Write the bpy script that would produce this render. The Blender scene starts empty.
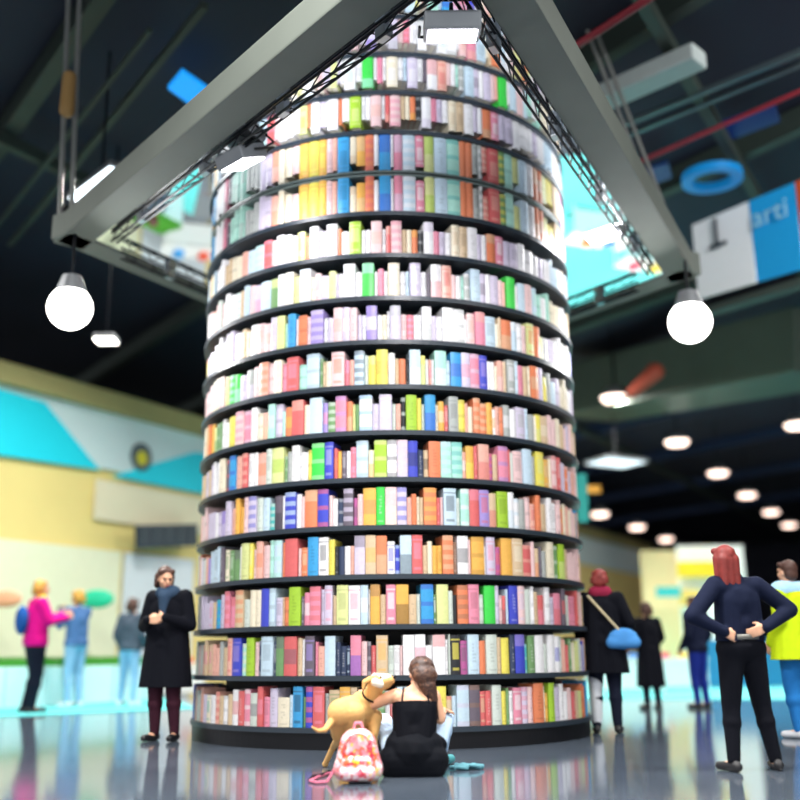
import bpy, bmesh, math, random, re
from mathutils import Vector, Matrix
rnd = random.Random(7)
S = bpy.context.scene
COL = bpy.context.collection
V = Vector
# ------------------------------------------------------------------ camera
F = 1020.0; TH = math.radians(14.14); ROLL = 0.0104; EYE = V((0, 0, 0.80))
fwd = V((0, math.cos(TH), math.sin(TH))); up0 = V((0, -math.sin(TH), math.cos(TH))); rt0 = V((1, 0, 0))
rt = (rt0 - up0*ROLL).normalized(); up = (up0 + rt0*ROLL).normalized()
def ray(x, y):
    return (fwd + rt*((x-400)/F) + up*((400-y)/F))
def P(x, y, z=0.0):
    d = ray(x, y); return EYE + d*((z-EYE.z)/d.z)
def PY(x, y, Y):
    d = ray(x, y); return EYE + d*(Y/d.y)
def PV(x, y, p0, dr):
    n = V((dr[1], -dr[0], 0)); d = ray(x, y); return EYE + d*((V(p0)-EYE).dot(n)/d.dot(n))
def proj(p):
    q = p-EYE; w = q.dot(fwd); return 400+F*q.dot(rt)/w, 400-F*q.dot(up)/w
cam = bpy.data.cameras.new('camera'); co = bpy.data.objects.new('camera', cam); COL.objects.link(co)
cam.sensor_width = 36; cam.lens = 36*F/800; cam.clip_end = 300; cam.clip_start = .05
m = Matrix.Identity(4)
for i, c in enumerate((rt, up, -fwd)):
    for j in range(3): m[j][i] = c[j]
m.translation = EYE; co.matrix_world = m; S.camera = co
cam.dof.use_dof = True; cam.dof.focus_distance = 8.25; cam.dof.aperture_fstop = 0.45
# ------------------------------------------------------------------ materials
def lin(c):
    return tuple((v/12.92 if v <= .04045 else ((v+.055)/1.055)**2.4) for v in c)
def hx(s):
    return lin(tuple(int(s[i:i+2], 16)/255 for i in (0, 2, 4)))
def mat(name, col, rough=.5, metal=0, var=.08, scale=6.0, emit=0, ecol=None, bump=0, spec=.5):
    if isinstance(col, str): col = hx(col)
    M = bpy.data.materials.new(name); M.use_nodes = True; nt = M.node_tree; b = nt.nodes['Principled BSDF']
    b.inputs['Roughness'].default_value = rough; b.inputs['Metallic'].default_value = metal
    b.inputs['Specular IOR Level'].default_value = spec
    tc = nt.nodes.new('ShaderNodeTexCoord'); n = nt.nodes.new('ShaderNodeTexNoise'); n.inputs['Scale'].default_value = scale
    nt.links.new(tc.outputs['Object'], n.inputs['Vector'])
    r = nt.nodes.new('ShaderNodeMix'); r.data_type = 'RGBA'
    r.inputs[6].default_value = tuple(max(0, v*(1-var)) for v in col)+(1,); r.inputs[7].default_value = tuple(min(1, v*(1+var)) for v in col)+(1,)
    nt.links.new(n.outputs['Fac'], r.inputs[0]); nt.links.new(r.outputs[2], b.inputs['Base Color'])
    if emit:
        b.inputs['Emission Color'].default_value = (hx(ecol) if isinstance(ecol, str) else (ecol or col))+(1,); b.inputs['Emission Strength'].default_value = emit
    if bump:
        bp = nt.nodes.new('ShaderNodeBump'); bp.inputs['Strength'].default_value = bump; bp.inputs['Distance'].default_value = .01
        nt.links.new(n.outputs['Fac'], bp.inputs['Height']); nt.links.new(bp.outputs['Normal'], b.inputs['Normal'])
    return M
def patch_mat(name, cols, scale=12, rough=.7, kind='vor'):
    M = bpy.data.materials.new(name); M.use_nodes = True; nt = M.node_tree; b = nt.nodes['Principled BSDF']
    b.inputs['Roughness'].default_value = rough
    tc = nt.nodes.new('ShaderNodeTexCoord'); n = nt.nodes.new('ShaderNodeTexNoise'); n.inputs['Scale'].default_value = scale*.8
    mx = nt.nodes.new('ShaderNodeMix'); mx.data_type = 'VECTOR'; mx.inputs[0].default_value = .12
    v = nt.nodes.new('ShaderNodeTexVoronoi'); v.inputs['Scale'].default_value = scale
    nt.links.new(tc.outputs['Object'], n.inputs['Vector']); nt.links.new(tc.outputs['Object'], mx.inputs[4]); nt.links.new(n.outputs['Color'], mx.inputs[5])
    nt.links.new(mx.outputs[1], v.inputs['Vector'])
    s = nt.nodes.new('ShaderNodeSeparateColor'); nt.links.new(v.outputs['Color'], s.inputs[0])
    cr = nt.nodes.new('ShaderNodeValToRGB'); cr.color_ramp.interpolation = 'CONSTANT'
    while len(cr.color_ramp.elements) < len(cols): cr.color_ramp.elements.new(.5)
    for i, (p, c) in enumerate(cols):
        e = cr.color_ramp.elements[i]; e.position = p; e.color = hx(c)+(1,)
    nt.links.new(s.outputs[0], cr.inputs[0]); nt.links.new(cr.outputs[0], b.inputs['Base Color'])
    return M
# ------------------------------------------------------------------ mesh helpers
def link(o, parent=None):
    COL.objects.link(o)
    if parent: o.parent = parent
    return o
def tag(o, label=None, cat=None, group=None, kind=None):
    if label: o['label'] = label
    if cat: o['category'] = cat
    if group: o['group'] = group
    if kind: o['kind'] = kind
    return o
def empty(name, loc=(0, 0, 0), rz=0, **k):
    o = bpy.data.objects.new(name, None); o.location = loc; o.rotation_euler = (0, 0, rz); o.empty_display_size = .2
    link(o); tag(o, **k); bpy.context.view_layer.update(); return o
class MB:
    def __init__(s): s.b = bmesh.new()
    def box(s, c, size, rz=0, M=None, bev=0):
        r = bmesh.ops.create_cube(s.b, size=1)
        T = (M or Matrix.Rotation(rz, 4, 'Z'))
        T = Matrix.Translation(c) @ T @ Matrix.Diagonal((*size, 1))
        bmesh.ops.transform(s.b, matrix=T, verts=r['verts'])
        if bev:
            ed = list({e for v in r['verts'] for e in v.link_edges})
            bmesh.ops.bevel(s.b, geom=ed, offset=bev, segments=2, affect='EDGES', profile=.7)
        return s
    def beam(s, p, q, w, h, bev=0):   # box bar from p to q
        p = V(p); q = V(q); d = q-p; L = d.length; x = d.normalized()
        y = V((0, 0, 1)).cross(x)
        if y.length < 1e-4: y = V((0, 1, 0))
        y.normalize(); z = x.cross(y); M = Matrix((x, y, z)).transposed().to_4x4()
        return s.box((p+q)/2, (L, w, h), M=M, bev=bev)
    def cap(s, p, q, r0, r1, n=14):
        p = V(p); q = V(q); d = q-p; L = max(d.length, 1e-5); z = d.normalized() if d.length > 1e-5 else V((0, 0, 1))
        x = z.orthogonal().normalized(); y = z.cross(x); rings = []
        for k in range(0, 5):
            a = math.pi/2*(k/4); rings.append((-r0*math.cos(a), r0*math.sin(a)))
        for k in range(0, 5):
            a = math.pi/2*(k/4); rings.append((L+r1*math.sin(a), r1*math.cos(a)))
        vs = []
        for zz, rr in rings:
            if rr < 1e-6: vs.append([s.b.verts.new(p+z*zz)]); continue
            vs.append([s.b.verts.new(p+z*zz+(x*math.cos(2*math.pi*i/n)+y*math.sin(2*math.pi*i/n))*rr) for i in range(n)])
        for a, c in zip(vs, vs[1:]):
            if len(a) == 1 and len(c) == 1: continue
            for i in range(n):
                j = (i+1) % n
                if len(a) == 1: s.b.faces.new((a[0], c[j], c[i]))
                elif len(c) == 1: s.b.faces.new((a[i], a[j], c[0]))
                else: s.b.faces.new((a[i], a[j], c[j], c[i]))
        return s
    def ell(s, c, r, M=None, sub=3):
        k = bmesh.ops.create_icosphere(s.b, subdivisions=sub, radius=1)
        bmesh.ops.transform(s.b, matrix=Matrix.Translation(c) @ (M.to_4x4() if M else Matrix.Identity(4)) @ Matrix.Diagonal((*r, 1)), verts=k['verts'])
        return s
    def cyl(s, p, q, r, r1=None, n=20, caps=True):
        p = V(p); q = V(q); r1 = r if r1 is None else r1; z = (q-p).normalized(); x = z.orthogonal().normalized(); y = z.cross(x)
        A = [s.b.verts.new(p+(x*math.cos(2*math.pi*i/n)+y*math.sin(2*math.pi*i/n))*r) for i in range(n)]
        B = [s.b.verts.new(q+(x*math.cos(2*math.pi*i/n)+y*math.sin(2*math.pi*i/n))*r1) for i in range(n)]
        for i in range(n): s.b.faces.new((A[i], A[(i+1) % n], B[(i+1) % n], B[i]))
        if caps: s.b.faces.new(A[::-1]); s.b.faces.new(B)
        return s
    def tube(s, pts, r, n=8):
        for a, b in zip(pts, pts[1:]): s.cap(a, b, r, r, n)
        return s
    def ring(s, c, r0, r1, z0, z1, n=128, a0=0, a1=2*math.pi):   # annular slab
        full = abs(a1-a0-2*math.pi) < 1e-6; N = n if full else n+1; vs = []
        for i in range(N):
            a = a0+(a1-a0)*i/n; ca, sa = math.cos(a), math.sin(a)
            vs.append([s.b.verts.new((c[0]+r*ca, c[1]+r*sa, z)) for r, z in ((r0, z0), (r1, z0), (r1, z1), (r0, z1))])
        for i in range(n):
            A = vs[i]; B = vs[(i+1) % N]
            for k in range(4): s.b.faces.new((A[k], B[k], B[(k+1) % 4], A[(k+1) % 4]))
        return s
    def prism(s, poly, z0, z1):
        A = [s.b.verts.new((p[0], p[1], z0)) for p in poly]; B = [s.b.verts.new((p[0], p[1], z1)) for p in poly]; n = len(poly)
        s.b.faces.new(A[::-1]); s.b.faces.new(B)
        for i in range(n): s.b.faces.new((A[i], A[(i+1) % n], B[(i+1) % n], B[i]))
        return s
    def build(s, name, m, parent=None, smooth=False, world=True, sharp=False):
        bmesh.ops.recalc_face_normals(s.b, faces=s.b.faces)
        me = bpy.data.meshes.new(name); s.b.to_mesh(me); s.b.free()
        if isinstance(m, (list, tuple)):
            for q in m: me.materials.append(q)
        elif m: me.materials.append(m)
        if smooth:
            me.polygons.foreach_set('use_smooth', [True]*len(me.polygons))
        o = bpy.data.objects.new(name, me); link(o, parent)
        if parent and world: me.transform(parent.matrix_world.inverted())   # geometry given in world coords
        return o
def thing(o, label, cat, group=None): return tag(o, label, cat, group)
def recentre(o):   # puts a top-level mesh's origin at its base
    vs = [v.co for v in o.data.vertices]
    c = V(((min(v.x for v in vs)+max(v.x for v in vs))/2, (min(v.y for v in vs)+max(v.y for v in vs))/2, min(v.z for v in vs)))
    o.data.transform(Matrix.Translation(-c)); o.location = o.location+c; return o
def area(loc, target, sx, sy, power, col=(1, 1, 1), name='lamp_light', parent=None, spread=180):
    L = bpy.data.lights.new(name, 'AREA'); L.shape = 'RECTANGLE'; L.size = sx; L.size_y = sy; L.energy = power; L.color = col
    L.spread = math.radians(spread)
    o = bpy.data.objects.new(name, L); COL.objects.link(o); o.location = loc
    o.rotation_euler = (V(target)-V(loc)).to_track_quat('-Z', 'Y').to_euler(); return o
# ------------------------------------------------------------------ palette
black = mat('black_lacquer', '04050a', .45, spec=.25, var=.2); shelfm = mat('shelf_charcoal', '1f2a34', .4, var=.15, scale=3)
corem = mat('core_black', '05060a', .7); steel = mat('painted_girder', '6a716a', .75, 0, var=.15, scale=1.5); darksteel = mat('dark_truss', '12161d', .35, .6)
chrome = mat('aluminium', 'b4b9bf', .3, .9); white = mat('white_panel', 'e9ecea', .5, var=.03, scale=1); lampw = mat('lamp_glass', 'ffffff', .4, emit=22, ecol='fbf7ff')
lampw2 = mat('high_bay_glass', 'fff2e0', .4, emit=3.2, ecol='ffdccc'); housing = mat('lamp_housing', '8b8f93', .4, .5)
# ------------------------------------------------------------------ book tower
D0 = 9.45; R = 2.145; AX = V((-.13, D0+R, 0)); SP = .45; Z0 = .19; MZ = Z0+11.95*SP
tower = empty('book_tower', AX, label='giant round black bookcase tower packed with books, rising to the mirror canopy', cat='bookcase')
MB().ring(AX, R-.55, R-.02, 0, Z0-.045, 160).build('plinth', black, tower)
MB().cyl(AX, AX+V((0, 0, MZ-.012)), R-.36, n=120).build('core', corem, tower)
for k in range(12):
    z = Z0+k*SP; MB().ring(AX, R-.37, R, z-.045, z, 160).build('shelf', shelfm, tower)
MB().ring(AX, R-.37, R-.03, MZ-.032, MZ-.008, 160).build('top_ring', mat('top_ring', '5f6d6a', .4), tower)
def soft(h):
    v = [int(h[i:i+2], 16) for i in (0, 2, 4)]; g_ = sum(v)/3; return ''.join('%02x' % int(min(255, (a_*.86+g_*.14)*.9+13)) for a_ in v)
PAL = {'W': ('f1eff2', 'white'), 'C': ('f0e3c4', 'cream'), 'G': ('a9b0ac', 'grey'), 'g': ('cfdcd0', 'grey-green'), 'M': ('a4e6d2', 'mint'), 'K': ('15161c', 'black'),
 'B': ('2b39cc', 'royal blue'), 'S': ('1f9be2', 'sky blue'), 'N': ('1f2f55', 'navy'), 'P': ('ee6f90', 'pink'), 'p': ('efc4c4', 'pale pink'), 'R': ('e23b3c', 'red'),
 'O': ('f4682a', 'orange'), 'A': ('fba81c', 'amber'), 'Y': ('f6e22a', 'yellow'), 'L': ('a3d41e', 'lime'), 'E': ('2be03e', 'bright green'), 'F': ('4d8a3c', 'forest green'),
 'V': ('8a6fd0', 'violet'), 'v': ('cfc3df', 'lavender'), 'U': ('7d4a2c', 'brown'), 'T': ('d9b27f', 'tan'), 'D': ('443749', 'plum'), 'Q': ('35b6b3', 'teal'), 'X': ('b02a80', 'magenta'),
 'c': ('f3a088', 'coral'), 'l': ('bfdcee', 'pale blue'), 'i': ('dce58c', 'pale lime')}
def pale(h): return ''.join('%02x' % int(min(228, int(h[i:i+2], 16)*.84+36)) for i in (0, 2, 4))
PAL = {k_: (pale(soft(v_[0])) if k_ in 'ROAPcTUDVFXY' else soft(v_[0]), v_[1]) for k_, v_ in PAL.items()}
ROWS = [  # pale codes of the upper rows include lamp light washed into the colour
"193g 198c 204C/Q 213c/R 221W 230W/R 242P/W 248g/D 256R/P9 268v 276C 288l 292S/K9 302F 305B/R9 312R/P9 324G 328T/F 339A/T9 350T9 357C 364W 371g 378F 385W 390R 397l9 408c 417W9 428T 437Y9 447T/R6 453l6 457.5l/v9 470D/U9 481R/T7 487R7 493g9 502.5Y7 508F8 511W7 515P/W8 524v/P8 530p 535O9 545C 547A 550L 556v 562W 570p 574R 578T 581i 584O",
"192g 203T/P 210c 217G 221T 226c/R9 231B/V9 240M/C 245L9 253p 257N8 260l9 272N 275F/D9 283R/D9 296T 301W8 304D/V9 314P 317c6 324l9 335N7 340N6 346N/l6 350P/B9 361p7 367D7 371R6 376T/A9 388g6 394W6 400p6 403W/g9 415W/P9 426W6 433W/R9 446W 449g 451K/Y9 461X/D7 468.5l9 480O7 487g9 498T8 503Y8 511N9 516B/V9 526Q 529F 536W9 545g 549W9 556W/B 561g 564c 568R 571F 574C 577i 581g",
"192G 200v 207v/P 214S/Q 223P/R 234T/O 242g 249C 255C 260B9 268l9 281T6 283O6 288L9 300D6 303P/W7 309P/R9 320v8 324v/P9 332T6 336i9 348W/P9 360l/W9 368W 370A/U9 380T6 386P/W9 396A/K9 409T6 417g6 421S/B9 434F/W6 437i9 449g7 454K6 458O/U9 469P9 480g6 485E9 496v9 500p6 504R/D6 507.5l8 510B9 519p/v9 526g 532W 535T 540R/P 546W9 556P/R 563D/R 567g 571P 577R 582L",
"193g 198O/c 206V 208l8 216l9 219D 223C/F 232F/D 238W8 240i9 248Y/i 252p 255c/O9 269M 273l/M9 281O8 284R9 297p6 300O/T6 307S9 318W/K9 328Y8 334K6 338N6 344W6 350c6 354v/D9 365T/A9 376O/T9 387W/B7 395B/l6 400l/K9 412R/P9 423T6 428C7 433A6 438A6 443O/T9 454U7 458W/K9 469p8 472A9 485W6 487v/P9 496X/R6 502A9 513T/C9 524R/c 533p 537T/O 541D 544G 548C 555F/g 560L/i 566T 570p 575p",
"195p 206v 213W 219V/v 230c 234A9 243p 247v/B 255g 261l8 268Q/g 273D/K8 281W8 284B/l9 295W8 300p7 304O/T9 317B/R9 328p7 332W6 337N6 343D/v9 353X/D6 357p7 363A/O9 376E9 385p/C9 397v/B9 407c6 412O7 417C6 420T6 424O/A9 437R6 441p6 444l/K9 457g6 461M/W9 470R/P9 480V/R9 490T/R8 498L9 509W/l9 521G7 527p8 532c/R 537O 542T 548W9 558p 562O/A 568c 573p 577T",
"197T 204v 212W 218C 224D/R8 228S/B9 241R/c9 252W 256c/O8 265g 271i/L9 283F6 286G7 291W9 307Y7 311E9 324B9 333R/O7 337A6 341D6 346W6 350P/R7 356l9 368C/A6 374L/i9 387W/K9 397v/p9 408B/K9 418N6 424T/K6 429O9 441M/l9 452M/Q9 463c/W6 467A/Y8 475R8 479c/R9 490X/R6 494T6 499P/V9 509R8 512g7 515p8 524l9 533G7 537Y/i9 545A/T 551C 553p/R9 562v 567O/p 573c 576p",
"200T 207O/A 212i/F 217F 220W8 227Y8 234p/P 242P/v 250W9 256C 261c/T 267M/g9 281M6 284O/A7 291R/c9 303C7 309l9 322V/P7 327F/g7 335P/V9 346O/T7 352i6 355F6 359W/S9 372v6 379v/W9 392g6 396c6 401K/g8 406L9 417Y8 422g6 425S/B9 436C6 439A/C7 445R6 449G9 459Y8 466c7 469C6 474O/T9 488A8 494W/A6 497c7 501O7 505G/W8 518v/G8 527l8 530G 536C/W 538Y/i 543T/C 550p 558C 566p 572T",
"202p 210C 218p 223i 227E/M8 238v 245G/v 252p 258c/O9 267p 273C 281P7 286R/P9 298M6 306l9 319F7 322T6 325C6 331p/O9 344P/R6 349c6 354l/K9 364g7 368Y/i7 376Y/A9 388W8 395T6 399O6 406K6 409.5l/W9 421i/Y7 426W6 429c/P6 432W6 435M/W9 447l6 451S/B9 462v/P9 471P/v9 480B/V9 488W7 492W7 496C 499c/p8 505T 508G/W9 516l9 519P8 525T 530C 532O/T9 540v 544Y/i 549G 553l 558v 562C 567C 570W",
"206v 215W 225v 233W 240T/C 249W 256p/c8 270v 276i 284M 287S9 295W7 297O8 306p7 310V/v9 323W6 327v6 333p/c9 342v/W9 357v6 362W6 366V/W9 377W6 382C6 387W7 390v/G9 401p6 407P/R6 414W6 418W6 422W/G9 432v6 437W6 443W/l9 454W/G9 465W6 468p/c8 476P/c9 486l8 497C6 500T 503O/T8 513l/W8 524p 528i/O9 535O 541i 545W 550v 556W 562C 568W",
"206W 214p 224W 234W/M 243l 248p 253v/P 259l/v8 269F/i8 277W 284C/W9 293i7 299W/l9 310C6 314p7 320v6 328i7 335v6 338W6 343W/M9 355W6 362E/M9 374W6 378P7 384W6 388C/W9 400W6 406l6 410v/W9 421W6 427D6 431W/R9 442c/R9 452p6 457W6 462M6 465G/W7 471l9 481v/D8 487W8 492v8 500p 504c 507E9 516W 520l8 527p 534l/M8 543W 548M 555C 562W 568W",
"215W 223T 230C 240c 246l 253l/M 262R/P 270p 275W 283W8 290W7 296i/L8 304O6 309W9 318v7 323W7 326W9 337O7 341W6 349L/i9 361W6 366W6 371p/c9 382W6 386R/c7 391p/P9 402T6 407C6 412O/A6 418K6 424W/v9 434P6 440v6 446W6 452C/T9 468W9 478v7 483W7 488O/T8 497P/W8 505v7 512v7 520W8 527W 535W 545W 552l 560W",
"215W 222P/D 228M 238M/G 248G 258v 270c/O 277C 283C 290p 298A/Y9 308Y/A9 318A/Y9 326p 332c8 337S9 349C/T 356A/T 365O/R9 374W 379S/B9 391W8 394P/v 403l/W9 416P/W 425i/L9 435l9 448M/Q9 461O9 474G 480G/W 484c/R 490R/c9 501F/Y 507M9 515i 522l 530W 536O/C 545i 550Y 556T",
]
BH = {9: .352, 8: .325, 7: .297, 6: .262}
def x_to_phi(x, z):
    lo, hi = -1.45, 1.45
    for _ in range(40):
        mid = (lo+hi)/2
        if proj(AX+V((R*.99*math.sin(mid), -R*.99*math.cos(mid), z)))[0] < x: lo = mid
        else: hi = mid
    return (lo+hi)/2
bookmat = bpy.data.materials.new('book_cover'); bookmat.use_nodes = True
_n = bookmat.node_tree; _b = _n.nodes['Principled BSDF']; _b.inputs['Roughness'].default_value = .42
_a = _n.nodes.new('ShaderNodeAttribute'); _a.attribute_name = 'Col'
_t = _n.nodes.new('ShaderNodeTexCoord'); _z = _n.nodes.new('ShaderNodeTexNoise'); _z.inputs['Scale'].default_value = 40
_x = _n.nodes.new('ShaderNodeMix'); _x.data_type = 'RGBA'; _x.blend_type = 'MULTIPLY'; _x.inputs[0].default_value = .25
_n.links.new(_t.outputs['Object'], _z.inputs['Vector']); _n.links.new(_a.outputs['Color'], _x.inputs[6]); _n.links.new(_z.outputs['Fac'], _x.inputs[7]); _n.links.new(_x.outputs[2], _b.inputs['Base Color'])
def book_into(bm, lay, T, w, h, dep, c, a, pat, r):
    """book with rounded spine facing -y, origin at centre of the spine foot"""
    c = hx(PAL[c][0]); acc = hx(PAL[a][0]) if a else None
    if acc is None:
        acc = tuple(v*.45 for v in c) if sum(c) > .9 else tuple(min(1, v*.5+.45) for v in c)
    acc = tuple(v*.45+u*.55 for v, u in zip(c, acc)) if a else tuple(v*.4+u*.6 for v, u in zip(acc, c))
    page = hx('ece6d6'); K = 6; th = .004
    xs = [-w/2+w*i/K for i in range(K+1)]
    ys = [-.012*math.sin(math.pi*i/K)-.0 for i in range(K+1)]
    # bands: list of (z0,z1,mode) mode 0 cover 1 full accent 2 label (middle columns)
    if pat == 'half': bands = [(0, .5, 1), (.5, 1, 0)]
    elif pat == 'top': bands = [(0, .7, 0), (.7, 1, 1)]
    elif pat == 'mid': bands = [(0, .3, 0), (.3, .68, 1), (.68, 1, 0)]
    elif pat == 'stripes': bands = [(i/8, (i+1)/8, i % 2) for i in range(8)]
    elif pat == 'duo': bands = [(0, .12, 1), (.12, .45, 0), (.45, .56, 1), (.56, .88, 0), (.88, 1, 1)]
    elif pat == 'label': bands = [(0, .1, 0), (.1, .17, 2), (.17, .38, 0), (.38, .8, 2), (.8, .86, 0), (.86, .9, 1), (.9, 1, 0)]
    elif pat == 'title':
        bands = [(0, .08, 0), (.08, .12, 2), (.12, .3, 0)]; z = .3
        while z < .78: bands += [(z, z+.05, 3), (z+.05, z+.085, 0)]; z += .085
        bands.append((z, 1, 0))
    else: bands = [(0, 1, 0)]
    def quad(pts, col):
        f = bm.faces.new([bm.verts.new(T @ V(p)) for p in pts])
        for l in f.loops: l[lay] = (*col, 1)
    for z0, z1, md in bands:
        for i in range(K):
            cc = c
            if md == 1 or (md == 2 and 1 <= i <= K-2) or (md == 3 and i in (2, 3) and r.random() < .8): cc = acc
            quad(((xs[i], ys[i], z0*h), (xs[i+1], ys[i+1], z0*h), (xs[i+1], ys[i+1], z1*h), (xs[i], ys[i], z1*h)), cc)
    quad(((-w/2, dep, 0), (-w/2, 0, 0), (-w/2, 0, h), (-w/2, dep, h)), c); quad(((w/2, 0, 0), (w/2, dep, 0), (w/2, dep, h), (w/2, 0, h)), c)
    quad(((w/2, dep, 0), (-w/2, dep, 0), (-w/2, dep, h), (w/2, dep, h)), page)
    for zz, zp in ((h, h-.006), (0, .0)):
        for i in range(K): quad(((xs[i], ys[i], zz), (xs[i+1], ys[i+1], zz), (xs[i+1]*(1-2*th/w), .006, zz), (xs[i]*(1-2*th/w), .006, zz)), c)
        for sx in (-1, 1): quad(((sx*w/2, .006, zz), (sx*(w/2-th), .006, zz), (sx*(w/2-th), dep, zz), (sx*w/2, dep, zz)), c)
        quad(((-w/2+th, .006, zp), (w/2-th, .006, zp), (w/2-th, dep, zp), (-w/2+th, dep, zp)), page)
SH = ['lowest', 'second', 'third', 'fourth', 'fifth', 'sixth', 'seventh', 'eighth', 'ninth', 'tenth', 'eleventh', 'top']
books = []
for k, line in enumerate(ROWS):
    z = Z0+k*SP; toks = []
    for t in line.split():
        g = re.match(r'([\d.]+?)([A-Za-z])(?:/([A-Za-z]))?(\d)?$', t); toks.append((float(g[1]), g[2], g[3], int(g[4]) if g[4] else None))
    toks.sort(key=lambda q: q[0])
    edges = [x_to_phi(q[0], z+.15) for q in toks]
    xe = proj(AX+V((R*.985*math.sin(1.3), -R*.985*math.cos(1.3), z+.15)))[0]
    edges.append(max(edges[-1]+.03, x_to_phi(min(xe, toks[-1][0]+6), z+.15)))
    for (x, c, a, hh), e0, e1 in zip(toks, edges, edges[1:]):
        n = max(1, round((e1-e0)*R/.098)) if (e1-e0)*R > .135 else 1
        for j in range(n):
            w0 = e0+(e1-e0)*j/n; w1 = e0+(e1-e0)*(j+1)/n
            H = BH[hh] if hh and j == 0 else rnd.choice((.262, .28, .297, .31, .325, .34, .352))
            H *= 1+rnd.uniform(-.012, .012)
            cc, aa = (c, a) if j == 0 else rnd.choice(((c, a), (a or c, None), (rnd.choice('WCgpTvc'), None)))
            pat = rnd.choice(('half', 'mid', 'duo', 'label', 'stripes', 'top', 'label')) if aa and aa != cc else rnd.choice(('plain', 'title', 'label', 'title', 'title', 'duo'))
            if c == 'K' and a == 'Y': pat = 'label'
            if k == 11: H *= 1.12
            books.append([k, (w0+w1)/2, (w1-w0)*R*.965-.003, H, cc, aa, pat])
    # the sides and back that this view does not show carry books as well
    last = edges[-1]; first = edges[0]
    ang = last+.004
    while ang < first+2*math.pi-.05:
        w = rnd.uniform(.04, .1); books.append([k, ang+w/2/R, w-.004, rnd.choice((.27, .3, .33, .352)), rnd.choice('WCGgpTvclMRPOASBY'), None, rnd.choice(('plain', 'title', 'label'))]); ang += w/R
def place(b):
    k, phi, w, H = b[:4]; inset = b[8]
    o = AX+V(((R-inset)*math.sin(phi), -(R-inset)*math.cos(phi), Z0+k*SP+.0015))
    return Matrix.Translation(o) @ Matrix.Rotation(phi, 4, 'Z')
for b in books:
    k, phi, w, H = b[:4]; p = AX+V((R*math.sin(phi), -R*math.cos(phi), Z0+k*SP+H/2)); vis = math.cos(phi) > .2
    x, y = proj(p); score = w*max(0, math.cos(phi))*H if vis else 0
    if 352 < x < 446 and y > 656: score *= .05
    if 325 < x < 390 and y > 695: score *= .05
    if y > 700 and x < 200: score = 0
    b.append(score); b.append(.035 if H > .34 else .05)
order = sorted(range(len(books)), key=lambda i: -books[i][7]); ind = set(order[:298])
byrow = {}
for i, b in enumerate(books): byrow.setdefault(b[0], []).append(i)
cn = lambda b: PAL[b[4]][1]
def szw(b): return 'tall' if b[3] > .34*(1.12 if b[0] == 11 else 1) else 'short' if b[3] < .285 else ''
def desc(b):
    s = (szw(b)+' ' if szw(b) else '')+cn(b)
    if b[5] and b[5] != b[4]: s += ' and '+PAL[b[5]][1]
    return s+' book'
labels = {}
for i in sorted(ind):
    b = books[i]; row = byrow[b[0]]; q = row.index(i); L = books[row[q-1]]; Rr = books[row[(q+1) % len(row)]]
    labels[i] = '%s on the %s shelf, between %s and %s books' % (desc(b), SH[b[0]], cn(L), cn(Rr)) if cn(L) != cn(Rr) else '%s on the %s shelf, between two %s books' % (desc(b), SH[b[0]], cn(L))
cnt = {}
for i, l in labels.items(): cnt.setdefault(l, []).append(i)
for l, ii in cnt.items():
    if len(ii) > 1:
        for j, i in enumerate(sorted(ii, key=lambda i: books[i][1])):
            w = ('leftmost', 'rightmost') if len(ii) == 2 else ('leftmost', 'middle', 'rightmost') if len(ii) == 3 else ['leftmost', 'second', 'third', 'rightmost', 'fifth', 'sixth']
            labels[i] = l.replace(' book on', ' book on', 1).replace('between ', w[min(j, len(w)-1)]+' one between ')
def shorten(i, l):
    if len(re.findall(r"[\w'-]+", l)) > 16:
        b = books[i]
        if b[5]: l = l.replace(' and '+PAL[b[5]][1]+' book on', ' book on', 1)
    if len(l.split()) > 16: l = l.replace(' one between', ' between')
    if len(l.split()) > 16: l = l.replace('the ', '', 1)
    return l
labels = {i: shorten(i, l) for i, l in labels.items()}
bmS = bmesh.new(); layS = bmS.loops.layers.float_color.new('Col')
for i, b in enumerate(books):
    w, H = b[2], b[3]; dep = rnd.uniform(.19, .24)
    if w < .012: continue
    if i in ind:
        bm = bmesh.new(); lay = bm.loops.layers.float_color.new('Col')
        book_into(bm, lay, Matrix.Identity(4), w, H, dep, b[4], b[5], b[6], rnd)
        bmesh.ops.remove_doubles(bm, verts=bm.verts, dist=1e-5)
        me = bpy.data.meshes.new('book'); bm.to_mesh(me); bm.free(); me.materials.append(bookmat)
        o = bpy.data.objects.new('book', me); COL.objects.link(o); o.matrix_world = place(b)
        tag(o, labels[i], 'book', 'books on the round tower shelves')
    else:
        book_into(bmS, layS, place(b), w, H, dep, b[4], b[5], b[6], rnd)
bmesh.ops.remove_doubles(bmS, verts=bmS.verts, dist=1e-5)
me = bpy.data.meshes.new('books'); bmS.to_mesh(me); bmS.free(); me.materials.append(bookmat)
o = bpy.data.objects.new('books', me); COL.objects.link(o)
tag(o, 'remaining books packed along the curved shelf sides and gaps of the tower', 'books', 'books on the round tower shelves', 'stuff')
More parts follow.
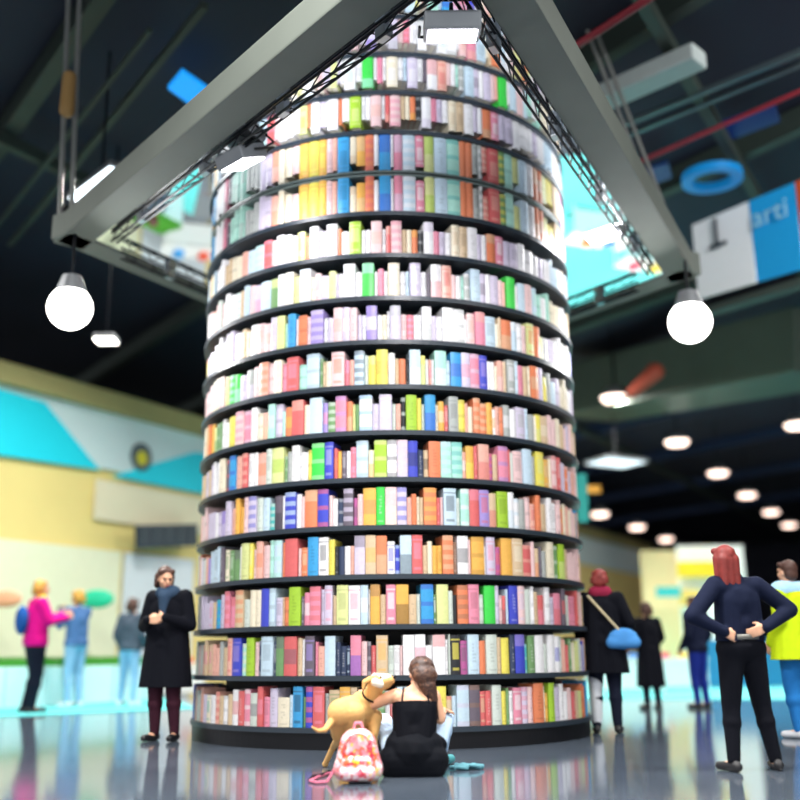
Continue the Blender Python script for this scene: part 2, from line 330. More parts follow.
# ------------------------------------------------------------------ mirror canopy
VF = P(463, -76, MZ); VL = P(75, 240, MZ); VR = P(680, 275, MZ); VB = V((0, 17.3, MZ))
canopy = empty('mirror_canopy', (AX.x, AX.y, MZ), label='suspended four-sided mirror canopy framed by thick grey girders above the tower', cat='canopy')
mir = mat('mirror', 'eef2f5', .02, 1.0, var=0)
quad = [VF, VR, VB, VL]
MB().prism(quad, MZ, MZ+.03).build('mirror_panel', mir, canopy)
ctr = sum(quad, V((0, 0, 0)))/4
for i in range(4):
    a, b = quad[i], quad[(i+1) % 4]; d = (b-a).normalized(); off = V((0, 0, .13))
    MB().beam(a-d*.2+off, b+d*.2+off, .36, .30, bev=.02).build('girder', steel, canopy)
    n = V((-d.y, d.x, 0)); n = n if (ctr-a).dot(n) > 0 else -n
    # slim lighting truss inside the girder
    A = a+d*.5+n*.24-V((0, 0, .12)); B = b-d*.5+n*.24-V((0, 0, .12)); L = (B-A).length; mb = MB()
    t2 = n*.07; up_ = V((0, 0, .1))
    for s_ in (V((0, 0, 0)), t2, up_): mb.tube([A+s_, B+s_], .014, 6)
    N = int(L/.32)
    for j in range(N):
        p = A+(B-A)*(j/N); q = A+(B-A)*((j+1)/N); mid = (p+q)/2
        mb.tube([p, mid+up_, q+t2], .007, 5); mb.tube([p, q+t2], .007, 5)
    mb.build('lighting_truss', darksteel, canopy)
    for j in range(4):
        p = A+(B-A)*((j+.5)/4)
        MB().box(p+t2*.5+up_*.5+V((0, 0, .0)), (.12, .09, .12), M=Matrix((d, n, V((0, 0, 1)))).transposed().to_4x4(), bev=.01).build('truss_clamp', chrome, canopy)
def hoist(name, tp, foot, lab, w=.03, bag=True):
    e = empty(name, foot, label=lab, cat='chain hoist', group='hoist lines holding up the mirror canopy')
    for s_ in (-1, 1): MB().tube([V(foot)+V((s_*w, 0, .05)), V(tp)+V((s_*w, 0, 0))], w*.45, 6).build('chain', mat('chain_grey', '8d8f8c', .5, .3), e)
    if bag:
        MB().cap(V(foot).lerp(V(tp), .5)-V((0, .06, .35)), V(foot).lerp(V(tp), .5)-V((0, .06, -.1)), .09, .08).build('motor', mat('hoist_motor', 'b08a52', .6), e)
    MB().cap(V(foot), V(foot)+V((0, 0, .12)), .07, .05).build('hook_block', darksteel, e)
CZ = 9.6
hoist('chain_hoist', VL+V((-.25, 0, CZ-MZ-.3)), VL+V((-.15, .05, .3)), 'chain hoist with tan motor rising from the left canopy corner', .07)
hoist('cable_hoist', VR+V((-.9, .2, CZ-MZ-.3)), VR+V((-.02, 0, .3)), 'pale twin cable rising from the right canopy corner', .06, False)
hoist('cable_hoist', VR+V((-1.15, .5, CZ-MZ-.3)), VR+V((-.4, .6, .3)), 'thin twin cable just left of the right corner cable', .03, False)
# floodlights of the canopy
def flood(pos, aim, lab, w=.42, h=.2, power=300, col=(1, .98, 1)):
    pos = V(pos); d = (V(aim)-pos).normalized(); e = empty('floodlight', pos, label=lab, cat='floodlight')
    x = d.cross(V((0, 0, 1))).normalized(); z = x.cross(d); M = Matrix((x, d, z)).transposed().to_4x4()
    MB().box(pos-d*.07, (w+.06, .14, h+.06), M=M, bev=.02).build('housing', housing, e)
    MB().box(pos+d*.004, (w, .012, h), M=M).build('lamp_face', lampw, e)
    y = MB(); top = V((pos.x, pos.y, max(MZ-.02, pos.z+.25)))
    y.tube([pos-x*(w/2+.06)-d*.07, pos-x*(w/2+.06)-d*.07+z*(h/2+.1), pos+x*(w/2+.06)-d*.07+z*(h/2+.1), pos+x*(w/2+.06)-d*.07], .012, 6)
    y.tube([pos-d*.07+z*(h/2+.1), top], .016, 6); y.build('yoke', darksteel, e)
    area(pos+d*.03, aim, w, h, power, col); return e
mid = AX+V((0, -R, 4.0))
flood(PY(452, 36, 6.7), PY(452, 36, 6.7)+V((0, .28, -1)), 'bright rectangular floodlight hung under the front corner of the canopy', .36, .26, 150)
def globe(pos, lab, r=.17):  # globe sized to stand for the glare around a spot lamp
    e = empty('spot_lamp', pos, label=lab, cat='lamp'); pos = V(pos)
    MB().ell(pos, (r, r, r)).build('glare_globe', lampg, e, smooth=True)
    MB().cyl(pos+V((0, 0, r*.75)), pos+V((0, 0, r*1.5)), r*.7, r*.45).build('housing', housing, e, smooth=False)
    MB().tube([pos+V((0, 0, r*1.4)), V((pos.x, pos.y, MZ+.0))], .02, 6).build('rod', darksteel, e)
    return e
lampg = mat('globe_glare', 'ffffff', .4, emit=9, ecol='fff9f4')
for (px, py, Y, pw, lab, r) in ((70, 308, 10.9, 50, 'large glowing globe lamp below the left canopy corner', .25), (690, 322, 11.9, 42, 'large glowing globe lamp below the right canopy corner', .26)):
    p = PY(px, py, Y); globe(p, lab, r); q = (AX-p).normalized()
    L = area(p+q*.35, (AX.x, AX.y-R*.6, 4.0), .4, .4, pw)
flood(PY(243, 164, 8.9), PY(243, 164, 8.9)+V((.3, .3, -1)), 'white floodlight beside the upper left edge of the book tower', .34, .26, 30)
flood(PY(600, 232, 11.0), PY(600, 232, 11.0)+V((-.3, -.3, -1)), 'white floodlight hung to the right of the book tower', .4, .34, 34)
# ------------------------------------------------------------------ hall
def struct(o): o['kind'] = 'structure'; return o
# polished floor: dark resin with a soft cloudy wear
fm = bpy.data.materials.new('polished_floor'); fm.use_nodes = True; nt = fm.node_tree; b = nt.nodes['Principled BSDF']
tc = nt.nodes.new('ShaderNodeTexCoord'); nz = nt.nodes.new('ShaderNodeTexNoise'); nz.inputs['Scale'].default_value = .9; nz.inputs['Detail'].default_value = 6
nt.links.new(tc.outputs['Object'], nz.inputs['Vector'])
cr = nt.nodes.new('ShaderNodeValToRGB'); cr.color_ramp.elements[0].color = hx('343e4b')+(1,); cr.color_ramp.elements[1].color = hx('616b77')+(1,)
nt.links.new(nz.outputs['Fac'], cr.inputs[0]); nt.links.new(cr.outputs[0], b.inputs['Base Color'])
b.inputs['Roughness'].default_value = .09; b.inputs['IOR'].default_value = 2.3; b.inputs['Specular IOR Level'].default_value = .8
struct(MB().box((10, 38, -.05), (150, 110, .1)).build('floor', fm))
# ceiling
cm = mat('ceiling_dark', '20283a', .8, var=.5, scale=.25)
struct(MB().box((10, 40, CZ+.1), (150, 96, .2)).build('ceiling', cm))
az1 = math.radians(30.5); d1 = V((math.sin(az1), math.cos(az1), 0)); az2 = math.radians(-36); d2 = V((math.sin(az2), math.cos(az2), 0))
n_tr = [0]
def trim(mb, m):
    n_tr[0] += 1; return struct(mb.build('trim_%d' % n_tr[0], m))
beamg = mat('ceiling_beam_grey', '39453f', .6, .2, var=.3, scale=.6); beam_bluelit = mat('ceiling_beam_blue', '1c3358', .5, .2, var=.3, scale=.6)  # blue tone puts the blue light on the far beams into their colour
for i, off in enumerate((-9, -6.2, -3.6, 3.4, 8, 13, 18, 24, 31, 39, 48)):   # long beams across the hall
    c = V((0, 12, CZ-.25))+d1*off*1.0
    trim(MB().beam(c-d2*60, c+d2*40, .22+.02*(i % 3), .4), beam_bluelit if i > 5 else beamg)
for i, off in enumerate((-6, 4, 15, 27)):
    c = V((0, 14, CZ-.6))+V((d1.y, -d1.x, 0))*off
    trim(MB().beam(c-d1*20, c+d1*70, .16, .22), beamg)
# ventilation duct behind the right lamp, red sprinkler pipes
ductm = mat('duct_green_grey', '46544a', .5, .3, var=.2, scale=1)
a = PY(585, 395, 30); b_ = PY(830, 345, 22); tag(recentre(MB().beam(a, b_, 2.2, 1.5, bev=.1).build('ventilation_duct', ductm)), 'broad grey-green ventilation duct under the ceiling behind the right globe lamp', 'duct')
redm = mat('red_pipe', 'a8283a', .4)
a = P(505, 92, CZ-1.6); b_ = P(690, -28, CZ-1.6)
e = empty('sprinkler_pipe', a, label='thick red sprinkler pipe crossing the ceiling at the upper right', cat='pipe'); MB().tube([a, b_], .05, 10).build('pipe', redm, e)
p = a.lerp(b_, .25); MB().tube([p, p+V((0, 0, -.45))], .035, 8).build('drop_pipe', redm, e)
a = P(616, 172, CZ-.9); b_ = P(830, 78, CZ-.9)
tag(recentre(MB().tube([a, b_], .035, 8).build('sprinkler_pipe', redm)), 'thin red pipe running above the blue ring light', 'pipe')
tag(recentre(MB().beam(P(585, 106, CZ-.9), P(700, 55, CZ-.9), .4, .25, .05).build('cable_tray', mat('pale_tray', 'c9d4d2', .5))), 'short pale cable tray under the ceiling right of the canopy girder', 'cable tray')
for dy in (0, 12):
    tag(recentre(MB().beam(P(560, 150+dy, CZ-.7), P(830, 40+dy, CZ-.7), .08, .08).build('ceiling_rail', mat('rail_grey', '5b6a70', .4, .5))), ('upper' if dy == 0 else 'lower')+' of two slim grey ceiling rails at the upper right', 'rail', 'slim ceiling rails at the upper right')
for (q0, q1, s_) in (((10, 245), (205, 5), .09), ((-10, 235), (150, 30), .06), ((150, 195), (290, 20), .07)):
    trim(MB().beam(P(*q0, CZ-.8), P(*q1, CZ-.8), s_, s_), beamg)
# blue ring light, blue panels
bl = mat('blue_light', '0a6fae', .4, emit=.35, ecol='0f86c8'); bl2 = mat('blue_panel', '0b84d6', .4, emit=1.0, ecol='0d8fe6')
c = P(712, 177, CZ-1.0)
tag(recentre(MB().ring(c, .33, .50, CZ-1.08, CZ-.95, 48).build('ring_light', bl)), 'round blue glowing ring light under the ceiling at the right', 'ring light')
def flat(poly, name, m, lab, cat, t=.06, group=None):
    A = [V(p) for p in poly]; n = (A[1]-A[0]).cross(A[2]-A[0]).normalized()*t; mb = MB()
    va = [mb.b.verts.new(p) for p in A]; vb = [mb.b.verts.new(p+n) for p in A]; k = len(A)
    mb.b.faces.new(va); mb.b.faces.new(vb[::-1])
    for i in range(k): mb.b.faces.new((va[i], va[(i+1) % k], vb[(i+1) % k], vb[i]))
    o = mb.build(name, m)
    if lab: tag(recentre(o), lab, cat, group)
    return o
flat([P(*q, CZ-.5) for q in ((182, 72), (211, 92), (197, 110), (168, 89))], 'ceiling_panel', bl2, 'small blue lit panel on the dark ceiling at the upper left', 'light panel')
flat([P(*q, CZ-.5) for q in ((712, 128), (775, 105), (780, 122), (718, 145))], 'ceiling_panel', mat('dim_blue_panel', '081f52', .4, emit=.12, ecol='0c3fa0'), 'dim blue lit panel on the ceiling above the ring light', 'light panel')
flat([P(*q, CZ-.5) for q in ((635, 175), (668, 163), (672, 178), (640, 190))], 'ceiling_panel', mat('dim_blue_panel2', '0a2a6a', .4, emit=.1, ecol='0c3fa0'), 'dim blue lit panel on the ceiling left of the ring light', 'light panel')
# ceiling strip light at the left + high bay lamps
def fixture(px, py, z, w, lab, power=0, l=None, m=None, rz=0, group=None, stem=True):
    c = P(px, py, z); e = empty('ceiling_lamp', c, label=lab, cat='ceiling lamp', group=group)
    if l:
        MB().box(c+V((0, 0, .05)), (w, l, .08), rz=rz, bev=.015).build('housing', housing, e)
        MB().box(c, (w*.92, l*.92, .02), rz=rz).build('diffuser', m or lampw2, e)
    else:
        MB().cyl(c+V((0, 0, .02)), c+V((0, 0, .28)), w*.5, w*.22, 24).build('shade', housing, e)
        MB().cyl(c-V((0, 0, .10)), c+V((0, 0, .03)), w*.36, w*.47, 24).build('diffuser', m or lampw2, e)
    if stem: MB().tube([c+V((0, 0, .25 if not l else .09)), V((c.x, c.y, CZ-.021))], .02, 6).build('rod', darksteel, e)
    if power: area(c-V((0, 0, .16)), c-V((0, 0, 5)), w*.8, (l or w)*.8, power, (1, .95, .88))
    return e
G = 'ceiling lamps receding over the hall'
row = [(615, 398), (677, 442), (718, 473), (747, 495), (771, 512), (789, 525)]
ords = ['nearest warm round ceiling lamp, right of the tower', 'second ceiling lamp of the receding row at the right', 'third ceiling lamp of the receding row at the right', 'fourth ceiling lamp of the receding row at the right', 'fifth ceiling lamp of the receding row at the right', 'farthest ceiling lamp, near the right edge of the photo']
for (x, y), lb in zip(row, ords): fixture(x, y, 7.6, .85, lb, 500 if lb.startswith(('near', 'second', 'third')) else 0, group=G)
fixture(616, 463, 6.2, 1.5, 'flat white square ceiling panel lamp right of the tower', 0, 1.1, mat('panel_lamp', 'ffffff', .4, emit=1.2, ecol='eef2ff'), .5)
for (x, y, lb) in ((600, 514, 'small round lamp close to the right edge of the book tower'), (637, 527, 'small dim ceiling lamp below the square panel lamp'), (666, 539, 'small ceiling lamp lowest of the three by the beige wall'), (797, 425, 'ceiling lamp cut by the right edge of the photo')):
    fixture(x, y, 6.6 if x < 700 else 7.6, .8, lb, group=G)
fixture(101, 187, 7.4, .42, 'long white fluorescent lamp on the dark ceiling beyond the left girder', 260, 1.4, mat('tube_lamp', 'ffffff', .4, emit=4.0, ecol='e8f6ff'), (lambda v: math.atan2(v.y, v.x)-math.pi/2)(P(128, 166, 7.4)-P(75, 205, 7.4)))
fixture(106, 341, 6.0, .35, 'small white lamp just below the left globe lamp', 0, .35, mat('small_lamp', 'ffffff', .4, emit=8.0, ecol='fff8ee'))
# general lamps out of view; last two added overhead to brighten the tower
for k, (x, y) in enumerate(((-9, 10), (-4, 17), (3, 22), (9, 16), (13, 26), (-2, 5), (6, 6), (20, 34), (5, 34), (-3.5, -.5), (3.5, -.5))):
    c = V((x, y, 8.6)); e = empty('unseen_lamp', c, label='wide flat hall ceiling lamp over the exhibition stands', cat='ceiling lamp', group='wide hall lamps over the stands')
    MB().box(c+V((0, 0, .06)), (1.6, .5, .1), bev=.02).build('housing', housing, e); MB().tube([c+V((0, 0, .1)), V((c.x, c.y, CZ-.021))], .02, 6).build('rod', darksteel, e)
    area(c-V((0, 0, .02)), c-V((0, 0, 4)), 1.5, .42, 540, (1, .97, .92), spread=140)
# ------------------------------------------------------------------ the long partition wall of the stands
W0 = PY(0, 365, 20.0); W0.z = 0
def Wz(x, y): return PV(x, y, W0, d1).z
def Wp(x): p = PV(x, 600, W0, d1); return V((p.x, p.y, 0))
nW = V((-d1.y, d1.x, 0)); nW = nW if nW.dot(EYE-W0) > 0 else -nW
beige = mat('sand_wall', 'ecd98c', .8, var=.08, scale=.8); cream = mat('cream_wall', 'e9e2c2', .8, var=.04, scale=.8)
ztop = Wz(0, 366); z2 = Wz(0, 387); z1 = Wz(0, 450)
A = Wp(-160); B = Wp(650)
struct(MB().beam(V((A.x, A.y, z1/2)), V((B.x, B.y, z1/2)), .15, z1).build('wall_left', beige))
cyan = mat('cyan_graphic', '0fdcf0', .6, var=.04, scale=.6); olive = mat('olive_cap', 'a39c66', .7)
fas = empty('fascia_banner', W0, label='long white and cyan fascia banner running above the sand coloured wall at the left', cat='banner')
MB().beam(V((A.x, A.y, (z1+z2)/2))+nW*.12, V((B.x, B.y, (z1+z2)/2))+nW*.12, .12, z2-z1).build('banner_panel', mat('banner_white', 'd3e9ea', .6, var=.03), fas)
MB().beam(V((A.x, A.y, (ztop+z2)/2))+nW*.2, V((B.x, B.y, (ztop+z2)/2))+nW*.2, .35, ztop-z2).build('cap_rail', olive, fas)
def fw(x, y, off=.19): return PV(x, y, W0+nW*off, d1)
for poly in (((-60, 372), (45, 402), (100, 470), (-60, 446)), ((195, 452), (260, 462), (260, 505), (112, 476))):
    o = flat([fw(*q) for q in poly], 'cyan_shape', cyan, None, None, t=.01); o.data.transform(fas.matrix_world.inverted()); o.parent = fas
    
c = fw(141, 457, .2); e1 = MB(); e1.cyl(c, c+nW*.03, .33, n=24); e1.build('round_badge', mat('badge_grey', '4c5f66', .5), fas); MB().cyl(c+nW*.03+V((0, 0, -.03)), c+nW*.04+V((0, 0, -.03)), .17, n=20).build('badge_symbol', mat('badge_yellow', 'd9d02a', .5), fas)
# white inner panels, dark lattice sign, teal sign
def wpanel(x0, x1, zt, zb, m, name, lab, cat, off=.14, t=.05):
    a = PV(x0, 600, W0+nW*off, d1); b = PV(x1, 600, W0+nW*off, d1)
    a.z = b.z = (zt+zb)/2
    return tag(recentre(MB().beam(a, b, t, zt-zb).build(name, m)), lab, cat)
wpanel(-60, 118, Wz(60, 546), 0.02, mat('pale_panel', 'e6ebcc', .7, var=.04), 'stand_wall', 'pale cream display panel behind the person in the pink jacket', 'panel')
wpanel(122, 192, Wz(150, 556), 0.02, mat('pale_blue_panel', 'd9e4ea', .6, var=.05), 'stand_wall', 'bluish white panel behind the person in the long black coat', 'panel')
wpanel(88, 205, Wz(100, 481), Wz(100, 521), cream, 'wall_board', 'cream board under the cyan corner of the fascia', 'board')
e = empty('hanging_sign', fw(165, 537, .5), label='dark slatted sign hanging left of the tower above the black coated person', cat='sign')
a = fw(136, 537, .5); b_ = fw(197, 535, .5); MB().beam(a, b_, .06, 24/1052*a.y).build('sign_panel', mat('sign_dark', '2d3a44', .5), e)
for j in range(5):
    q = a.lerp(b_, (j+.5)/5); MB().box(q+nW*.05, (.03, .03, .5)).build('slat', mat('slat_grey', '5a666c', .5), e)
tag(recentre(MB().ell(fw(97, 599, .9), (.36, .06, .19)).build('oval_sign', mat('teal_sign', '16c79a', .5), smooth=True)), 'green oval sign on the pale panel right of the pink jacket', 'sign')
tag(recentre(MB().ell(fw(6, 599, .9), (.3, .06, .16)).build('oval_sign', mat('orange_sign', 'f0b08a', .5), smooth=True)), 'peach oval sign at the left edge behind the pink jacket', 'sign')
# counter with a hedge top
c0 = P(-60, 713.5); dc = (P(140, 701.5)-c0).normalized(); c1 = c0+dc*5.2
cn_ = V((-dc.y, dc.x, 0))
if cn_.y < 0: cn_ = -cn_
e = empty('stand_counter', c0, label='long white stand counter topped with green turf behind the people at the left', cat='counter')
cw = mat('counter_white', 'd3f0f0', .5, var=.03)
MB().beam(c0+cn_*.4+V((0, 0, .357)), c1+cn_*.4+V((0, 0, .357)), .7, .686, .02).build('counter_body', cw, e)
turf = MB(); turf.beam(c0+cn_*.4+V((0, 0, .76)), c1+cn_*.4+V((0, 0, .76)), .66, .12)
for j in range(900):
    p = c0+dc*rnd.uniform(0, 5.2)+cn_*rnd.uniform(.08, .7)+V((0, 0, .81)); h = rnd.uniform(.04, .09); q = V((rnd.uniform(-.02, .02), rnd.uniform(-.02, .02), h))
    v = [turf.b.verts.new(p), turf.b.verts.new(p+V((.02, 0, 0))), turf.b.verts.new(p+q)]; turf.b.faces.new(v)
o = turf.build('turf_top', mat('turf', '3f8f24', .9, var=.4, scale=30), e)
for j in range(6):
    p = c0+dc*(.4+.86*j)+cn_*.04+V((0, 0, .35)); MB().box(p-cn_*.0, (.02, .03, .66), rz=math.atan2(dc.y, dc.x)).build('panel_joint', mat('joint_grey', 'a9c4c6', .5), e)
# cyan carpets of the stands
cyc = mat('cyan_carpet', '62d3d4', .9, var=.1, scale=8)
def carpet(px, lab):
    poly = [P(*q) for q in px]; o = MB().prism([(p.x, p.y) for p in poly], .0, .012).build('carpet', cyc); tag(recentre(o), lab, 'carpet'); return o
carpet(((-120, 722), (-90, 711), (60, 704.5), (172, 698), (195, 709)), 'cyan carpet of the stand behind the people at the left')
carpet(((560, 699), (560, 684), (640, 678), (840, 681), (900, 700)), 'cyan carpet of the stand behind the right-hand visitors')
# display tables on the stands (seen low between people and in the mirror)
whitem = mat('table_white', 'eef2f0', .5, var=.02)
def table(c, w, d, h, rz, lab, m=whitem, piles=()):
    e = empty('display_table', c, rz, label=lab, cat='table', group='display tables on the stands')
    T = Matrix.Translation(c) @ Matrix.Rotation(rz, 4, 'Z')
    def tb(name, cc, s_, mm): mb = MB(); mb.box(T @ V(cc), s_, rz=rz, bev=.01); return mb.build(name, mm, e)
    tb('tabletop', (0, 0, h-.03), (w, d, .06), m)
    for sx in (-1, 1):
        for sy in (-1, 1): tb('leg', (sx*(w/2-.05), sy*(d/2-.05), (h-.06)/2), (.05, .05, h-.06), m)
    tb('front_panel', (0, -d/2+.04, h*.5), (w-.14, .03, h*.75), m)
    for (dx, col, cname) in piles:
        for j in range(3):
            o = MB().box(T @ V((dx, 0, h+.02+.04*j)), (.22, .3, .038), rz=rz+rnd.uniform(-.2, .2)).build('book', mat('pile_'+cname+str(rnd.random()), col, .5))
            tag(recentre(o), ['bottom', 'middle', 'top'][j]+' %s book of a small pile on the %s' % (cname, lab[:lab.find(' near')] if ' near' in lab else 'display table'), 'book', 'book piles on the stand tables')
for (x, y, w, lab, pc) in ((626, 693, 1.6, 'low white display table near the woman with the blue bag', (('f07f2e', 'orange'), ('4b8fd6', 'blue'))), (676, 690, 1.4, 'square white display table near the yellow banded board', (('e84a6a', 'pink'), ('f2d32c', 'yellow'))),
                          (172, 697, 1.4, 'white display table near the long black coat', (('2f9be0', 'sky'), ('e8573a', 'red')))):
    c = P(x, y); table(c, w, .7, .72, .3, lab, piles=[((-.3+.6*i), q[0], q[1]) for i, q in enumerate(pc)])
# right stands
def panel(x0, x1, yt, yb, Y, m, name, lab, cat, t=.08, skew=0):
    a = PY(x0, yt, Y); b = PY(x1, yt, Y+skew); zb = PY((x0+x1)/2, yb, Y).z; zt = a.z
    b.z = a.z = (zt+zb)/2
    return tag(recentre(MB().beam(a, b, t, zt-zb).build(name, m)), lab, cat)
peach = mat('peach_panel', 'f3d5a0', .7, var=.04)
panel(640, 682, 551, 686.0, 33, peach, 'stand_wall', 'tall peach panel right of the sand wall on the far side', 'panel')
panel(676, 742, 546, 686, 31, mat('bright_white', 'f2f3ee', .6, var=.02), 'stand_wall', 'broad white stand wall carrying a yellow band at the right', 'panel')
panel(677, 728, 562, 577, 30.6, mat('yellow_band', 'f2d21c', .6), 'banner', 'yellow banner band on the white stand wall beside the red haired visitor', 'banner')
panel(679, 700, 590, 606, 30.6, mat('amber_card', 'f4cf6a', .6), 'poster', 'small amber poster under the yellow banner band', 'poster')
panel(656, 680, 587, 597, 30.4, mat('teal_plate', '36b9b4', .6), 'sign', 'small teal sign above the visitor in the long dark coat', 'sign')
panel(576, 586, 474, 522, 20.0, mat('teal_banner', '1ba79e', .6), 'banner', 'narrow teal banner hanging at the right edge of the book tower', 'banner')
panel(582, 600, 486, 493, 24.0, mat('amber_sign', '9a6d1e', .6, emit=.3, ecol='c98a18'), 'sign', 'small amber sign beyond the teal banner', 'sign')
panel(690, 800, 640, 686, 26, mat('blue_counter', '1b7fae', .6), 'counter', 'teal blue counter front behind the red haired visitor', 'counter', .5)
# far walls
struct(MB().box((25, 84, CZ/2), (130, .3, CZ)).build('wall_back', mat('far_wall', '2a2c38', .9)))
struct(MB().box((62, 45, CZ/2), (.3, 80, CZ)).build('wall_right', mat('far_wall2', '232531', .9)))
# hanging banners at the right
def hbanner(pxs, m, lab, Y=17, Y2=15.5):
    (x0, yt0, yb0), (x1, yt1, yb1) = pxs
    a = PY(x0, yt0, Y); a2 = PY(x0, yb0, Y); b = PY(x1, yt1, Y2); b2 = PY(x1, yb1, Y2)
    return flat([a, b, V((b.x, b.y, b2.z)), V((a.x, a.y, a2.z))], 'hanging_banner', m, lab, 'banner', .03, 'banners hanging at the upper right')
def lerp_b(x): return 17-1.6*(x-690)/110
def bn(x0, x1, m, lab):
    f1 = lambda x: 226-.42*(x-690); f2 = lambda x: 300-.30*(x-690)
    return hbanner(((x0, f1(x0), f2(x0)), (x1, f1(x1), f2(x1))), m, lab, lerp_b(x0), lerp_b(x1))
B1 = bn(692, 748, mat('banner_grey', 'eef3f6', .7, var=.03), 'pale grey hanging banner with a dark numeral 1')
B2 = bn(749, 794, mat('banner_blue', '0fa6ea', .7, var=.03), 'bright blue hanging banner beside the grey numbered one')
B3 = bn(795, 850, mat('banner_orange', 'd8562a', .7, var=.03), 'orange hanging banner cut by the right edge of the photo')
def text(s, px, py, Y, size, m, name, parent, tilt=0):
    cu = bpy.data.curves.new(name, 'FONT'); cu.body = s; cu.size = size; cu.extrude = .004; cu.align_x = 'CENTER'; cu.align_y = 'CENTER'
    tmp = bpy.data.objects.new(name, cu); COL.objects.link(tmp); bpy.context.view_layer.update()
    me = bpy.data.meshes.new_from_object(tmp.evaluated_get(bpy.context.evaluated_depsgraph_get())); bpy.data.objects.remove(tmp)
    me.materials.clear(); me.materials.append(m)
    p = PY(px, py, Y); ex = (PY(794, 300, lerp_b(794))-PY(692, 300, lerp_b(692))); ex.z = 0; ex.normalize(); ez = V((0, 0, 1)); n = ex.cross(ez)
    M = Matrix((ex, ez, n)).transposed().to_4x4(); M = Matrix.Translation(p+n*.04) @ M @ Matrix.Rotation(tilt, 4, 'Z')
    me.transform(M); o = bpy.data.objects.new(name, me); COL.objects.link(o); bpy.context.view_layer.update()
    o.parent = parent; me.transform(parent.matrix_world.inverted()); return o
numk = mat('numeral_dark', '2f3b46', .6); bpy.context.view_layer.update()
text('1', 717, 234, lerp_b(717), .75, numk, 'numeral', B1)
mb_ = MB(); pf = PY(717, 245, lerp_b(717)); ex_ = (PY(794, 300, lerp_b(794))-PY(692, 300, lerp_b(692))); ex_.z = 0; ex_.normalize(); mb_.box(pf-V((0, .05, .02)), (.34, .02, .07), rz=math.atan2(ex_.y, ex_.x)); mb_.build('numeral_foot', numk, B1)
text('arti', 771, 214, lerp_b(771), .5, mat('pale_text', '9fdcf2', .6), 'lettering', B2)
tag(recentre(MB().beam(PY(676, 322, 17.3), PY(860, 266, 14.9), .25, .12).build('banner_rail', beamg)), 'dark rail under the row of hanging banners', 'rail')
a = PY(655, 372, 24); b_ = PY(632, 392, 24); tag(recentre(MB().cap(a, b_, .22, .14).build('red_lantern', mat('red_orange', 'a8452e', .6))), 'blurred red tapering lantern beside the nearest round lamp', 'lantern')

area((9, 6, 8.6), (6.5, 15.5, 6), .6, .6, 260, (1, .98, .95), spread=90); e = empty('unseen_lamp', (9, 6, 8.7), label='unseen square lamp added to light the hanging banners', cat='ceiling lamp'); MB().box((9, 6, 8.75), (.7, .7, .12), bev=.02).build('housing', housing, e); MB().tube([V((9, 6, 8.8)), V((9, 6, CZ-.021))], .02, 6).build('rod', darksteel, e)  # lamp added out of view to brighten the banners
# ------------------------------------------------------------------ figures
skin_l = mat('skin_light', 'e3ad8b', .5, var=.04, scale=20); skin_d = mat('skin_rosy', 'c98f74', .5, var=.04, scale=20)
def cloth(name, c, r=.8): return mat(name, c, r, var=.12, scale=14, bump=.15, spec=.12)
denim = cloth('denim_blue', '4b6fa0'); pdenim = cloth('denim_pale', '8fb9dc'); blackc = cloth('cloth_black', '0c0e16', .85); navyc = cloth('cloth_navy', '131a30'); magc = cloth('cloth_magenta', 'e0158c')
darkj = cloth('trousers_dark', '151a2a'); greyc = cloth('grey_jacket', '4c5866'); limec = cloth('cloth_lime', 'c6e01c'); skyc = cloth('cloth_sky', 'a9d3f0'); greenblue = cloth('cloth_blue', '2457a0')
shoeb = mat('shoe_black', '0e0f14', .5); shoew = mat('shoe_white', 'dcdfe2', .5); eyem = mat('eye', '1b1512', .2, var=0); lipm = mat('lips', 'b0565a', .5)
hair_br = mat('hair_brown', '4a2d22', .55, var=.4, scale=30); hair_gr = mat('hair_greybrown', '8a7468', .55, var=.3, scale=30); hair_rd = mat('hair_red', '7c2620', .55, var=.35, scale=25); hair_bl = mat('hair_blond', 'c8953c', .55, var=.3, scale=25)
def solid(name, prims, voxel, sm, m, parent, T=None, factor=.5, cuts=()):
    mb = MB()
    for p in prims:
        if p[0] == 'c': mb.cap(p[1], p[2], p[3], p[4])
        else: mb.ell(p[1], p[2], p[3] if len(p) > 3 else None, 2)
    me = bpy.data.meshes.new('tmp'); mb.b.to_mesh(me); mb.b.free(); o = bpy.data.objects.new('tmp', me); COL.objects.link(o)
    r = o.modifiers.new('r', 'REMESH'); r.mode = 'VOXEL'; r.voxel_size = voxel
    if sm: s = o.modifiers.new('s', 'SMOOTH'); s.factor = factor; s.iterations = sm
    bpy.context.view_layer.update()
    me2 = bpy.data.meshes.new_from_object(o.evaluated_get(bpy.context.evaluated_depsgraph_get())); bpy.data.objects.remove(o); bpy.data.meshes.remove(me)
    me2.name = name; me2.polygons.foreach_set('use_smooth', [True]*len(me2.polygons)); me2.materials.clear(); me2.materials.append(m)
    for co_, no_ in cuts:
        bm = bmesh.new(); bm.from_mesh(me2); r_ = bmesh.ops.bisect_plane(bm, geom=bm.verts[:]+bm.edges[:]+bm.faces[:], plane_co=co_, plane_no=no_, clear_outer=True)
        bmesh.ops.holes_fill(bm, edges=[e_ for e_ in r_['geom_cut'] if isinstance(e_, bmesh.types.BMEdge)], sides=0); bm.to_mesh(me2); bm.free()
    if T: me2.transform(T)
    ob = bpy.data.objects.new(name, me2); COL.objects.link(ob)
    if parent: ob.parent = parent; me2.transform(parent.matrix_world.inverted())
    return ob
def basis(d, n):   # d = finger direction, n = palm normal
    d = V(d).normalized(); n = (V(n)-d*V(n).dot(d)).normalized(); return d, n, d.cross(n)
